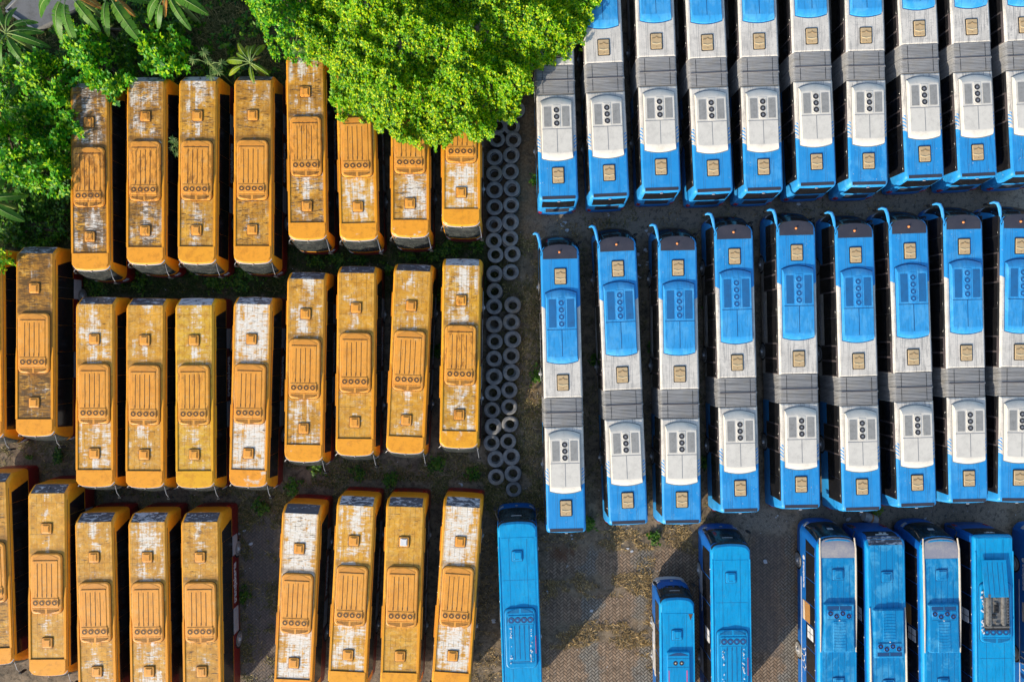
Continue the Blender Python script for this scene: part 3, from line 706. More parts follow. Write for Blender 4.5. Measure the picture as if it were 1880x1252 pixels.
def make_artic():
    root = thing('articulated_bus', 'articulated bus', 'bus', 'blue and white articulated buses parked in rows')
    W = 1.235; h = LA / 2; Y = lambda s: -h + s
    S = Shell(W, -h, Y(9.6), .45, .05, .22, [(.30, .05, .72, 0), (.42, 0, .80, 0), (1.30, 0, .80, 0), (2.20, 0, .58, 0), (2.95, .0, .16, 0), (3.12, .04, .03, 0), (3.19, .10, 0, 0), (3.205, .15, 0, 0)], 0)
    Q = Shell(W, Y(11.3), h, .05, .20, 0, [(.30, .05, 0, .26), (.42, 0, 0, .34), (1.30, 0, 0, .34), (1.75, 0, 0, .24), (2.95, 0, 0, .06), (3.12, .04, 0, .02), (3.19, .10, 0, 0), (3.205, .15, 0, 0)])
    zs = [.30, .42, 1.30, 2.20, 2.95, 3.12, 3.19, 3.205]
    b = MB(); S.body(b, zs, [1, 0, 0, 0, 0, 0, 0], [1, 0]); wheel_arches(b, W, (Y(2.45), Y(8.15)), 1); b.build('body', [M['artic'], M['under']], root)
    b = MB(); Q.body(b, [.30, .42, 1.30, 1.75, 2.95, 3.12, 3.19, 3.205], [1, 0, 0, 0, 0, 0, 0], [1, 0]); wheel_arches(b, W, (Y(14.1),), 1); b.build('trailer_body', [M['artic'], M['under']], root)
    # bellows: folded skin with a hoop in the middle
    f = MB(); rg = []; nfold = 20
    for k in range(3 * nfold + 1):
        s = 9.58 + 1.74 * (k // 3 + (0, .72, .86)[k % 3]) / nfold; d = 0.0 if k % 3 < 2 else .10
        s += .004 * math.sin(k * 1.7)
        if k // 3 == nfold // 2: d -= .03
        w, zt = W - .01 - d, 3.20 - d
        rg.append([(-w, Y(s), .5), (-w, Y(s), 3.0 - d)] + [(-w + .2 - .2 * math.cos(R(a)), Y(s), zt - .2 + .2 * math.sin(R(a))) for a in (30, 60, 90)] + [(w - .2 + .2 * math.cos(R(a)), Y(s), zt - .2 + .2 * math.sin(R(a))) for a in (90, 60, 30)] + [(w, Y(s), 3.0 - d), (w, Y(s), .5)])
    f.rings(rg)
    bl = f.build('bellows', M['bellows'], root, 20)
    for xx in (-.78, .78): f = MB(); f.box(xx, Y(10.45), 3.205, .022, 1.66, .012); f.build('bellows_strap', M['black'], bl)
    f = MB(); f.box(0, Y(10.47), 3.20, 2.2, .04, .07); f.build('bellows_hoop', M['frame'], bl)
    # dark roof cap over the cab, windscreen, beacon
    c = MB(); nx = 13; xs = np.linspace(-1.05, 1.05, nx); rows = []
    for k in range(7):
        q = k / 6; rows.append([(x, Y(.95) * (1 - q) + (S.front_y(x, 3.17) - .02) * q, 3.210 - .022 * q ** 6) for x in xs])
    c.slab([[p for p in r] for r in rows[::-1]], .012); c.build('roof_cap', M['cap_dark'], root)
    g = MB(); g.lathe([(.075, 0), (.075, .04), (.05, .09), (.015, .11)], 12, (.02, Y(.52), 3.21)); g.build('beacon', M['amber'], root)
    g = MB(); g.slab(S.front(-1.17, 1.17, 1.20, 3.17, 18, 10), .016); g.build('windscreen', M['glass'], root)
    g = MB(); g.slab(S.front(-.78, .62, 2.72, 2.78, 10, 2), .03); g.box(-.2, Y(-.62), 1.9, .9, .02, .03); g.build('wiper', M['black'], root)
    g = MB(); g.slab(S.front(-1.2, 1.2, .42, .85, 18, 3), .03); g.build('bumper', M['bluewall'], root)
    for x in (-1, 1):
        g = MB(); g.slab(S.front(x * .95 - .15, x * .95 + .15, .92, 1.14, 6, 3), .03); g.build('headlight', M['lamp_clear'], root)
        g = MB(); g.slab(Q.rear(x * 1.08 - .09, x * 1.08 + .09, .85, 1.25, 4, 3), .05); g.build('tail_light', M['lamp_red'], root)
    # mirrors: a long blue hooked arm on the door side, a short one on the other
    m = MB(); A = [(1.14, Y(.42), 3.02), (1.20, Y(.05), 3.10), (1.27, Y(-.35), 3.12), (1.34, Y(-.62), 3.06), (1.46, Y(-.72), 2.92), (1.60, Y(-.70), 2.72)]
    m.tube(A, [.055, .085, .10, .10, .085, .05], 8); m.prism(.24, .12, .04, 2.25, 2.72, 1.58, Y(-.70), .02, 1); m.build('mirror', [M['artic_ac_blue'], M['black']], root)
    m = MB(); m.tube([(-1.16, Y(.1), 2.9), (-1.3, Y(-.1), 2.85), (-1.33, Y(-.15), 2.6)], .03, 6); m.prism(.2, .1, .03, 2.2, 2.62, -1.33, Y(-.16), .02, 0); m.build('mirror', M['black'], root)
    # rear end
    g = MB(); g.box(0, Y(17.74), 3.206, 2.05, .20, .02); g.build('rear_spoiler', M['cap_dark'], root)
    g = MB(); g.slab(Q.rear(-1.02, 1.02, 2.02, 2.98, 12, 5), .014); g.build('rear_window', M['glass'], root)
    g = MB(); g.slab(Q.rear(-1.2, 1.2, .42, .82, 14, 3), .035); g.build('rear_bumper', M['bluewall'], root)
    g = MB(); g.box(0, Y(17.97), 3.06, .16, .05, .05); g.build('rear_lamp', M['pale'], root)
    g = MB(); g.slab(Q.rear(-.75, .75, 1.15, 1.75, 8, 4), .016); g.build('engine_cover', M['cap_dark'], root)
    # side windows and doors
    for x in (-1, 1):
        X = x * W
        wins = [(.12, 1.38, 'w'), (1.39, 2.39, 'w'), (2.40, 4.28, 'd'), (4.29, 5.88, 'w'), (5.89, 7.59, 'w'), (7.60, 9.56, 'd'), (11.36, 12.64, 'w'), (12.65, 14.44, 'd'), (14.45, 15.93, 'w'), (15.94, 17.4, 'w')]
        for a, c2, kd in wins:
            d = MB()
            if kd == 'd':
                side_pane(d, X, Y(a), Y(c2), .95, 3.10, t=.012, mi=1)
                mid = (a + c2) / 2
                side_pane(d, X, Y(a + .08), Y(mid - .06), 1.05, 2.94, t=.022); side_pane(d, X, Y(mid + .06), Y(c2 - .08), 1.05, 2.94, t=.022)
                d.build('door', [M['glass'], M['frame']], root)
            else:
                side_pane(d, X, Y(a), Y(c2), 1.42, 3.10, t=.012, mi=2); side_pane(d, X, Y(a + .03), Y(c2 - .03), 1.50, 2.98, t=.022)
                d.build('window', [M['glass'], M['frame'], M['black']], root)
        side_text('transjakarta', .40, 2.4, x * (W + .004), Y(6.1), .95, M['pale'], root, offset=.010)
        for s in (2.45, 8.15, 14.1): wheel_part(root, x * (W - .11), Y(s))
    for s in (2.03, 8.6, 16.37): tan_hatch(root, Y(s), 3.205)
    artic_ac(root, Y(3.05), Y(7.28), 3.205, M['artic_ac_blue'], M['vent_blue'], M['artic_ac_blue'], M['fan_blue'], M['artic_ac_blue'], 4, 1.72)
    artic_ac(root, Y(11.78), Y(15.3), 3.205, M['artic_ac_white'], M['vent_grey'], M['artic_ac_white'], M['fan_dark'], M['grey'], 3, 1.22)
    return root

def place(root, p0, p1, zr, s0, L, flip=False):
    """stand a bus so that its roof centre line runs through two points; p0 lies s0 metres behind the front"""
    a, b = np.array(at(*p0, zr)), np.array(at(*p1, zr)); d = (b - a) / np.linalg.norm(b - a)
    if flip: d = -d                                    # d points from front to rear
    mid = a + d * (L / 2 - s0)
    root.location = (mid[0], mid[1], 0); root.rotation_euler = (0, 0, math.atan2(d[1], d[0]) - math.pi / 2)

FOOT = []                                              # footprints, so that no grass is grown inside a bus
def footprint(root, L, W, front=.6): FOOT.append((root.location.x, root.location.y, root.rotation_euler[2], L / 2 + front, W))

# ---- yellow rows: (top of roof line), (bottom of roof line), anchor, wear, grime, tint, rust, cap wear, glass wear, label
FR, SE = 'front', 'seam'
ORD = ['first', 'second', 'third', 'fourth', 'fifth', 'sixth', 'seventh', 'eighth', 'ninth', 'tenth']
YB = [
 ((163.5, 158), (166.5, 497), FR, .62, 1.0, .1, .95, .1, .6, 'grimiest yellow bus with dark streaked roof, its rear under the leafy shrubs'),
 ((267.8, 138), (267, 486), FR, .62, .80, .1, .70, .1, .9, 'streaked yellow bus with white worn stripe, second from the left in the top row'),
 ((363.8, 138), (361, 485), FR, .42, .55, .25, .60, .05, .9, 'yellow bus under the pale palmate plant, third from the left in the top row'),
 ((465, 135), (463.8, 484), FR, .38, .62, .1, .15, .05, .5, 'yellow bus with the young banana plant leaning over its rear roof'),
 ((560, 97), (564.8, 441), FR, .55, .66, .1, .62, .1, .9, 'blotched yellow bus sticking out furthest at the rear in the top yellow row'),
 ((651, 98), (659, 442), FR, .50, .12, .2, .20, .2, .5, 'yellow bus with its rear half under the big tree and a tidy pale roof'),
 ((753, 90), (753, 436), FR, .62, .60, .1, .45, .45, .5, 'yellow bus with peeling stained front roof, under the lowest edge of the big tree'),
 ((847, 75), (847, 416), FR, .66, .15, .2, .40, .25, .5, 'yellow bus beside the tyres and mostly covered by the big tree'),
 ((-32.5, 460), (-30, 806), FR, .3, .7, .1, .3, .1, .4, 'yellow bus cut by the left edge of the photo above the dry grass aisle'),
 ((64.2, 454.5), (63.8, 801), FR, .34, .92, .1, .12, .25, .45, 'yellow bus with dirty brown rear roof and clean orange roof unit'),
 ((174, 546), (174.4, 894), FR, .55, .28, .15, .10, .1, .45, 'yellow bus patched white behind its roof unit, beside the dirty brown one'),
 ((266.8, 548), (265.5, 896), FR, .36, .30, .15, .25, .1, .45, 'plain ochre yellow bus between a white patched one and a lemon yellow one'),
 ((356.5, 547), (357.8, 896), FR, .38, .22, .85, .45, .0, .9, 'lemon yellow bus, the only lemon coloured one, in the middle row'),
 ((464.3, 542), (455.2, 894), FR, .84, .30, .0, .08, .6, .75, 'yellow bus with roof worn almost wholly white in the middle row'),
 ((562.8, 498), (557, 848), FR, .52, .46, .15, .05, .35, .5, 'yellow bus with white streaks around its rear hatch, fifth full bus in the middle row'),
 ((655, 487), (651, 837), FR, .30, .26, .15, .10, .05, .35, 'mostly clean yellow bus, third from the tyres in the middle row'),
 ((759, 481), (743.5, 833), FR, .36, .26, .15, .05, .1, .35, 'yellow bus standing askew, second from the tyres in the middle row'),
 ((848.6, 469), (842.3, 823), FR, .58, .48, .45, .62, .5, .9, 'yellow bus with rusty brown roof unit, next to the tyres in the middle row'),
 ((-22.5, 877), (-10.5, 1221), FR, .25, .62, .1, .3, .15, .3, 'yellow bus cut by the left edge of the photo in the bottom row'),
 ((86, 906), (88.5, 1241), FR, .32, .30, .15, .15, .45, .4, 'yellow bus with scuffed front cap, second from the left in the bottom row'),
 ((172, 958), (179.5, 1252), SE, .38, .38, .1, .08, .1, .5, 'lightly stained yellow bus, third from the left in the bottom row'),
 ((270, 958), (275, 1252), SE, .58, .40, .1, .05, .1, .7, 'yellow bus with white scattered patches, between two plainer ones in the bottom row'),
 ((367, 958), (371.5, 1252), SE, .34, .46, .1, .12, .1, .45, 'yellow bus with its whole red side showing beside the dark paved gap'),
 ((553, 942.5), (538.3, 1250), SE, .88, .36, .0, .12, .1, .3, 'yellow bus with roof worn white, right of the dark paved gap in the bottom row'),
 ((653.5, 928), (637, 1250), SE, .62, .16, .25, .05, .1, .7, 'yellow bus with cloudy white swirls on its roof, third from the blue bus'),
 ((744.4, 930), (733.3, 1250), SE, .16, .24, .3, .0, .1, .5, 'evenly yellow bus with a white rear hatch, second from the blue bus'),
 ((849.5, 930), (828, 1252), SE, .80, .22, .15, .05, .2, .7, 'yellow bus with big white worn areas, next to the lone bright blue bus'),
]
proto = make_yellow(); tr = tree_of(proto); pool = None
for i, (pt, pb, an, wear, grime, tint, rust, cw, gw, lab) in enumerate(YB):
    nodes = flat(tr) if i == len(YB) - 1 else dup(tr)
    o = nodes[0]; o['label'] = lab
    setp(nodes, seed=(i * 1.37) % 9.7, wear=wear, grime=min(1.0, grime + .03), tint=tint, rust=min(1, rust + .12), capwear=cw, glasswear=gw)
    if an == FR: place(o, pb, pt, 3.2, 0.0, LY)
    else: place(o, pt, pb, 3.2, LY - .50, LY, True)
    footprint(o, LY, 1.25)
    if i == 25:
        for q in nodes:
            if q.name.startswith('hatch_lid'):
                q.data = q.data.copy(); q.data.materials[0] = M['white']; break

AB = []
R1 = [((1018.5, 122), (1026, 364)), ((1109.5, 117.4), (1120, 357.5)), ((1206, 106.5), (1215, 348)), ((1299.7, 108.6), (1310.8, 350.8)), ((1394.5, 106.4), (1403, 348)),
      ((1491, 97), (1500.6, 338)), ((1590, 95.6), (1595.5, 338)), ((1688.5, 83), (1699, 326)), ((1784.7, 80), (1796.5, 322)), ((1882, 76.5), (1894, 320))]
R2 = [((1028, 475.6), (1040, 971.5)), ((1133, 461.5), (1154, 958)), ((1244, 460), (1252.5, 957.5)), ((1347.5, 439), (1360, 937)), ((1462, 432), (1471.5, 933)),
      ((1569.5, 436.5), (1583.5, 935)), ((1669, 429), (1685, 927)), ((1769, 421), (1779.5, 923)), ((1874, 419.7), (1870, 922))]
proto = make_artic(); tr = tree_of(proto)
for i in range(19):
    nodes = flat(tr) if i == 18 else dup(tr)
    o = nodes[0]; setp(nodes, seed=(i * 2.11 + .6) % 9.3, grime=rng.uniform(.45, 1.25), wear=rng.uniform(.15, 1.0))
    if i < 10:
        place(o, R1[i][0], R1[i][1], 3.2, 9.6, LA)
        o['label'] = ('blue and white articulated bus with its front half under the big tree' if i == 0 else
                      f'blue and white articulated bus, {ORD[i]} from the big tree in the top row')
    else:
        place(o, R2[i - 10][0], R2[i - 10][1], 3.2, .95, LA)
        o['label'] = ('white and blue articulated bus nearest the tyres in the lower row' if i == 10 else
                      f'white and blue articulated bus, {ORD[i - 10]} from the tyres in the lower row')
    footprint(o, LA, 1.25, .85)

# ------------------------------------------------------------------ blue single buses
def blue_bus(label, L=11.2, W=1.235, zr=3.2, mini=False, ac_s=None, ac_flip=True, hatch_s=2.1, exposed=False, rearup=False, group='bright blue city buses'):
    """blue city bus; s is measured from the front of the roof"""
    root = thing('city_bus' if not mini else 'minibus', label, 'bus' if not mini else 'minibus', group if not mini else None)
    h = L / 2; Y = lambda s: -h + s; dz = zr - 3.2
    S = Shell(W, -h, h, .38, .16, .14, [(.30, .05, .42, .03), (.42, 0, .50, .06), (1.35, 0, .50, .06), (1.7 + dz, 0, .46, .04), (2.5 + dz, 0, .24, .02), (3.0 + dz, 0, .07, 0), (3.12 + dz, .04, .02, 0), (3.19 + dz, .09, 0, 0), (3.205 + dz, .13, 0, 0)])
    b = MB(); S.body(b, [.30, .42, 1.35, 1.7 + dz, 2.5 + dz, 3.0 + dz, 3.12 + dz, 3.19 + dz, 3.205 + dz], [2, 1, 1, 1, 1, 0, 0, 0], [2, 0])
    ya, yb = Y(2.5), Y(L - 2.9)
    wheel_arches(b, W, (ya, yb), 2)
    b.build('body', [M['bluebus'], M['bluewall'], M['under']], root)
    z = 3.205 + dz
    r = MB(); r.prism(2 * W - .42, L - 1.15, .05, z - .01, z + .012, 0, .40, .006)
    for xx in (-.55, .55): r.box(xx, .40, z + .0125, .018, L - 1.3, .005, 1)
    for s in (3.6, 6.1): r.box(0, Y(s), z + .0125, 2 * W - .5, .014, .005, 1)
    r.build('roof_panel', [M['bluebus'], M['bluedark']], root)
    for x in (-1, 1):
        q = MB(); q.tube([(x * (W - .08), Y(.95), z - .01), (x * (W - .08), Y(2.9), z + .012), (x * (W - .08), Y(L - 1), z + .012)], .034, 6); q.build('roof_rail', M['bluebus'], root)
    g = MB(); g.slab(S.front(-W + .07, W - .07, 1.55, 3.08 + dz, 18, 8), .014); g.build('windscreen', M['lit_glass'], root)
    g = MB(); g.slab(S.front(-W + .06, W - .06, 3.0 + dz, 3.10 + dz, 18, 2), .03); g.build('windscreen_trim', M['black'], root)
    g = MB(); g.slab(S.front(-.6, .5, 1.70, 1.74, 8, 2), .05); g.slab(S.front(-.3, .35, 2.55 + dz, 2.60 + dz, 8, 2), .03, mi=1); g.build('wiper', [M['black'], M['pale']], root)
    g = MB(); g.slab(S.front(-W + .02, W - .02, .42, .85, 18, 3), .03); g.build('bumper', M['bluewall'] if not mini else M['white'], root)
    e = MB(); e.lathe([(.09, 0), (.09, .03), (.06, .035)], 14, (0, 0, 0), 'y'); emb = e
    for k in range(len(emb.v)): x, y, zz = emb.v[k]; emb.v[k] = (x, S.front_y(0, 1.28) - .03 - y, zz + 1.28)
    emb.build('badge', M['hub'], root)
    g = MB(); g.slab(S.rear(-W + .15, W - .15, 1.9, 2.95 + dz, 10, 4), .014); g.build('rear_window', M['glass'], root)
    for x in (-1, 1):
        g = MB(); g.slab(S.front(x * (W - .26) - .14, x * (W - .26) + .14, .92, 1.16, 6, 3), .03); g.build('headlight', M['lamp_clear'], root)
        g = MB(); g.slab(S.rear(x * (W - .2) - .1, x * (W - .2) + .1, .9, 1.3, 4, 3), .02); g.build('tail_light', M['lamp_red'], root)
        X = x * W; n = 4 if mini else 6; st = np.linspace(.55, L - .5, n + 1)
        for k in range(n):
            d = MB()
            if (k == 1 or k == n - 2) and x > 0:
                side_pane(d, X, Y(st[k] + .04), Y(st[k + 1] - .04), .65, 2.92 + dz, t=.014); side_pane(d, X, Y(st[k] + .1), Y(st[k + 1] - .1), .70, 1.3, t=.022, mi=1); d.build('door', [M['glass'], M['pale']], root)
            else: side_pane(d, X, Y(st[k] + .03), Y(st[k + 1] - .03), 1.45, 2.90 + dz); d.build('window', M['glass'], root)
        for y in (ya, yb): wheel_part(root, x * (W - .12), y, .5 if not mini else .42)
        if not mini:
            side_text('transjakarta', .36, 1.9, x * (W + .004), Y(L * .36), 1.14, M['white'], root, offset=.008)
            d = MB(); side_pane(d, X, Y(5.55), Y(6.35), 1.9, 2.75, t=.026); side_pane(d, X, Y(5.93), Y(5.97), 1.9, 2.75, t=.03, mi=1); side_pane(d, X, Y(5.6), Y(6.3), 2.28, 2.34, t=.03, mi=1); d.build('window_sticker', [M['white'], M['black']], root)
    m = MB(); m.tube([(W - .1, -h - .05, 3.0 + dz), (W + .08, -h - .5, 2.95 + dz), (W + .12, -h - .6, 2.6 + dz)], .03, 6); m.prism(.2, .1, .03, 2.1 + dz, 2.6 + dz, W + .12, -h - .62, .02); m.build('mirror', M['black'], root)
    m = MB(); m.tube([(-W + .1, -h - .05, 3.0 + dz), (-W - .08, -h - .4, 2.9 + dz), (-W - .12, -h - .5, 2.6 + dz)], .03, 6); m.prism(.2, .1, .03, 2.1 + dz, 2.6 + dz, -W - .12, -h - .52, .02); m.build('mirror', M['black'], root)
    zt = z + .012
    if not rearup: city_hatch(root, Y(hatch_s), zt, M['bluebus'], M['bluedark'], .05)
    if mini:
        a = MB(); a.prism(1.42, 2.6, .12, zt - .02, zt + .16, 0, Y(ac_s + 1.3), .05); a.poly([(x, -y) for x, y in lens(-.62, .62, -Y(ac_s + .24), .18)], zt, zt + .168, 1); a.box(0, Y(ac_s + .42), zt + .16, 1.36, .016, .012, 1); a.box(0, Y(ac_s + .95), zt + .16, 1.36, .016, .012, 1)
        a.box(-.52, Y(ac_s + 1.9), zt + .16, .08, 1.5, .012, 2); a.box(.60, Y(ac_s + 1.9), zt + .16, .05, 1.5, .012, 2)
        o = a.build('air_conditioner', [M['blueac'], M['bluedark'], M['pink']], root)
        for x in (-.19, .19): fan_part(o, x, Y(ac_s + .70), zt + .165, .13, M['bluedark'], M['fan_dark'], M['cream'])
        c = MB(); c.poly([(-.95, Y(1.02)), (-.68, Y(1.0)), (-.72, Y(1.12)), (-.80, Y(1.42))], zt - .01, zt + .004); c.build('rust_patch', M['fan_rust'], root)
        c = MB(); side_pane(c, W, Y(3.0), Y(5.4), .6, 1.0, 0, 0, .02); side_pane(c, W, Y(3.4), Y(5.6), 1.05, 1.35, 0, 0, .02, 1); c.build('side_stripe', [M['white'], M['cream']], root)
    else:
        yc = Y(ac_s) + 1.85
        o = city_ac(root, yc, zt, M['blueac'], M['bluedark'], M['blueac'], M['fan_dark'], M['fan_blue'], exposed)
        if exposed:
            p = MB(); p.prism(1.56, 2.36, .03, zt + .172, zt + .20, -.03, yc + .27, 0); p.prism(.34, 2.1, .1, zt + .18, zt + .30, -.52, yc + .25, .1); p.prism(.28, 2.1, .1, zt + .18, zt + .28, .38, yc + .25, .1)
            for k in range(7): p.box(-.08 + rng.uniform(-.16, .16), yc - .6 + k * .25, zt + .23, .10 + .1 * rng.random(), .14, .10, 1 if k in (2, 3, 4) else 0)
            p.box(-.06, yc + .35, zt + .225, .26, .6, .05, 1); p.box(-.03, yc - .82, zt + .24, 1.5, .10, .08); p.box(-.03, yc - .96, zt + .21, 1.5, .12, .04, 1)
            for k in range(12): p.box(.66, yc - .7 + k * .18, zt + .215, .06, .07, .05, 1)
            p.build('machinery', [M['steel'], M['black']], o)
            c = MB(); c.rings([[(-.80, yc + 1.02, zt + .26), (.66, yc + 1.02, zt + .26), (.58, yc + 3.28, zt + .16), (-.96, yc + 3.28, zt + .16)], [(-.80, yc + 1.02, zt + .30), (.66, yc + 1.02, zt + .30), (.58, yc + 3.28, zt + .20), (-.96, yc + 3.28, zt + .20)]])
            for q in (-.52, -.22, .10, .40): c.rings([[(q - .012 + .02, yc + 1.1, zt + .298), (q + .012 + .02, yc + 1.1, zt + .298), (q - .06, yc + 3.15, zt + .206), (q - .084, yc + 3.15, zt + .206)], [(q - .012 + .02, yc + 1.1, zt + .304), (q + .012 + .02, yc + 1.1, zt + .304), (q - .06, yc + 3.15, zt + .211), (q - .084, yc + 3.15, zt + .211)]], 1)
            c.build('loose_cover', [M['blueac'], M['bluedark']], o)
            c = MB()
            for k in range(26): c.box(-.80 + rng.uniform(-.16, .10), yc - 1.2 + rng.random() * 2.6, zt + .176, .05 + .08 * rng.random(), .05 + .12 * rng.random(), .01, 0, rng.random())
            c.box(-.93, yc - .1, zt + .02, .06, 1.0, .03, 1); c.build('peeling_paint', [M['white'], M['pink']], o)
            c = MB(); c.slab(S.rear(-.78, .78, 2.62, 3.02, 8, 4), .022); c.slab(S.rear(-.3, .35, 2.84, 2.90, 4, 2), .03, mi=1); c.slab(S.rear(-.08, .08, 2.72, 2.80, 3, 2), .03, mi=1); c.slab(S.rear(.14, .30, 2.72, 2.80, 3, 2), .03, mi=1); c.build('rear_sign', [M['black'], M['white']], root)
        else:
            c = MB()
            for k in range(30): c.box((-.62 if k < 18 else .62) + rng.uniform(-.05, .05), yc - .7 + rng.random() * 2.2, zt + .199, .03 + .03 * rng.random(), .04 + .10 * rng.random(), .006, 0, rng.random())
            c.box(-.90 if ac_flip else .9, yc + .4, zt + .10, .05, 1.1, .05, 1); c.build('peeling_paint', [M['white'], M['pink']], o)
    return root, L, W, zr

def coach(label, zr=3.4, rear_top=False):
    """blue coach with faded cap, cream roof rails and a roof unit with four bladed fans"""
    root = thing('coach', label, 'coach', 'blue coaches at the edge of the yard')
    L = 11.4; W = 1.235; h = L / 2; Y = lambda s: -h + s; z = zr + .005
    S = Shell(W, -h, h, .5, .18, .22, [(.30, .05, .34, .06), (.42, 0, .42, .10), (1.35, 0, .42, .10), (1.9, 0, .36, .06), (2.7, 0, .16, .02), (zr - .2, .01, .04, -.18), (zr - .08, .05, 0, -.36), (zr - .01, .11, 0, -.46), (z, .15, 0, -.5)])
    b = MB(); S.body(b, [.30, .42, 1.35, 1.9, 2.7, zr - .2, zr - .08, zr - .01, z], [2, 1, 1, 1, 1, 0, 0, 0], [2, 0]); ya, yb = Y(2.3), Y(8.2); wheel_arches(b, W, (ya, yb), 2)
    b.build('body', [M['bluebus'], M['bluewall'], M['under']], root)
    r = MB(); r.prism(1.98, L - 1.9, .05, z - .01, z + .012, 0, .45, .006)
    for xx in (-.72, -.36, 0, .36, .72): r.box(xx, .45, z + .0125, .016, L - 2, .005, 1)
    r.build('roof_panel', [M['blueworn'], M['bluedark']], root)
    c = MB(); xs = np.linspace(-1.08, 1.08, 13); rows = []
    for k in range(8):
        q = k / 7; rows.append([(x, Y(1.25) * (1 - q) + (S.front_y(x, zr - .08) - .01) * q, z + .03 - .085 * q ** 5) for x in xs])
    c.slab(rows[::-1], .02); c.build('front_cap', M['coachcap'], root)
    c = MB(); c.prism(1.86, .48, .04, z, z + .04, 0, Y(1.50), .01); c.build('roof_step', M['blueworn'], root)
    for x in (-1, 1):
        q = MB(); q.tube([(x * 1.06, Y(.05), z - .06), (x * 1.10, Y(.7), z + .02), (x * 1.10, Y(1.8), z + .05), (x * 1.09, Y(5.0), z + .06), (x * 1.09, Y(7.05), z + .03)], [.04, .055, .06, .06, .03], 7); q.build('roof_rail', M['cream'], root)
    g = MB(); g.slab(S.front(-1.14, 1.14, 1.35, zr - .06, 18, 8), .014); g.build('windscreen', M['lit_glass'], root)
    g = MB(); g.slab(S.front(-.18, .18, 2.3, 2.5, 4, 3), .03); g.slab(S.front(-1.12, 1.12, zr - .16, zr - .11, 18, 2), .03, mi=1); g.build('route_card', [M['pale'], M['black']], root)
    g = MB(); g.slab(S.front(-1.2, 1.2, .42, .95, 18, 3), .03); g.build('bumper', M['bluewall'], root)
    g = MB(); g.slab(S.rear(-1.04, 1.04, zr - .42, zr - .04, 10, 5), .014); g.build('rear_window', M['rear_glass'], root)
    g = MB(); g.slab(S.rear(-.95, .95, 2.35, zr - .46, 8, 4), .02); g.slab(S.rear(-.35, .45, 2.80, 2.86, 4, 2), .028, mi=1); g.slab(S.rear(-.04, .14, 2.62, 2.74, 3, 2), .028, mi=1); g.slab(S.rear(.22, .40, 2.62, 2.74, 3, 2), .028, mi=1); g.build('rear_sign', [M['black'], M['white']], root)
    for x in (-1, 1):
        g = MB(); g.slab(S.front(x * .95 - .15, x * .95 + .15, 1.0, 1.22, 6, 3), .03); g.build('headlight', M['lamp_clear'], root)
        g = MB(); g.slab(S.rear(x * 1.0 - .1, x * 1.0 + .1, .9, 1.5, 4, 3), .02); g.build('tail_light', M['lamp_red'], root)
        X = x * W; st = [.55, 1.35, 3.0, 4.55, 5.85, 7.4, 9.0, 10.6]
        for k in range(7):
            d = MB()
            if k == 3 and x > 0:
                side_pane(d, X, Y(st[k] + .03), Y(st[k + 1] - .03), 1.55, 2.3, t=.016, mi=1); side_pane(d, X, Y(st[k] + .03), Y(st[k + 1] - .03), 1.28, 1.54, t=.03, mi=2); side_pane(d, X, Y(st[k] + .03), Y(st[k + 1] - .03), 2.31, 2.98, t=.016)
                d.build('open_door', [M['glass'], M['seat'], M['cream']], root)
            else: side_pane(d, X, Y(st[k] + .025), Y(st[k + 1] - .025), 1.72, 2.98, .25 if k == 0 else 0, 0); d.build('window', M['glass'], root)
        for y in (ya, yb): wheel_part(root, x * (W - .12), y)
        side_text('transjakarta', .32, 1.7, x * (W + .004), Y(2.95), 1.42, M['white'], root, offset=.008)
        d = MB(); d.lathe([(.15, 0), (.15, .012)], 16, (0, 0, 0), 'x'); d.v = [(X + x * (p + .002), Y(1.85) + q, 1.42 + w) for p, q, w in d.v]; d.build('logo_disc', M['white'], root)
        d = MB(); side_pane(d, X, Y(5.95), Y(6.75), 1.95, 2.75, t=.026); side_pane(d, X, Y(6.33), Y(6.37), 1.95, 2.75, t=.03, mi=1); side_pane(d, X, Y(6.0), Y(6.7), 2.32, 2.38, t=.03, mi=1); d.build('window_sticker', [M['white'], M['black']], root)
        d = MB(); side_pane(d, X, Y(3.2), Y(10.9), .98, 1.03, t=.012)
        y = Y(7.6); q = []
        for k in range(46):                                           # looped white script along the lower side
            a = k * .55; q.append((X + x * .012, y + k * .034 + .10 * math.sin(a), 1.36 + .22 * math.cos(a) + .10 * math.sin(k * .21)))
        d.tube(q, .022, 5); d.build('script_lettering', M['white'], root)
        m = MB(); m.tube([(x * 1.1, -h + .1, zr - .35), (x * 1.26, -h - .22, zr - .4), (x * 1.30, -h - .36, zr - .75)], .03, 6); m.prism(.2, .1, .03, zr - 1.3, zr - .75, x * 1.30, -h - .38, .02); m.build('mirror', M['black'], root)
    zt = z + .012
    for q in (2.28, L - 2.45): city_hatch(root, Y(q), zt, M['blueworn'], M['bluedark'], 0, .66)
    a = MB(); s0, s1 = 4.02, 7.0; n = 10
    a.prism(1.84, s1 - s0, .10, zt - .02, zt + .20, 0, Y((s0 + s1) / 2), .07); a.prism(1.46, .52, .04, zt + .1, zt + .225, 0, Y(s0 + .66), .015, 0); a.prism(.78, 1.9, .05, zt + .1, zt + .225, 0, Y(s1 - .98), .02, 0)
    a.prism(1.50, .22, .02, zt + .1, zt + .206, 0, Y(s0 + .24), 0, 1); a.box(0, Y(s0 + .24), zt + .21, .03, .24, .02); a.box(0, Y(s0 + .95), zt + .222, 1.46, .016, .01, 1)
    a.box(.02, Y(s0 + 1.0), zt + .228, .06, .06, .02, 2)
    for k in range(9): a.tube([(q * .36, Y(s1 - 1.75 + k * .18) + .02 * math.cos(q * 3), zt + .224) for q in (-1, -.4, .4, 1)], .016, 5, 0)
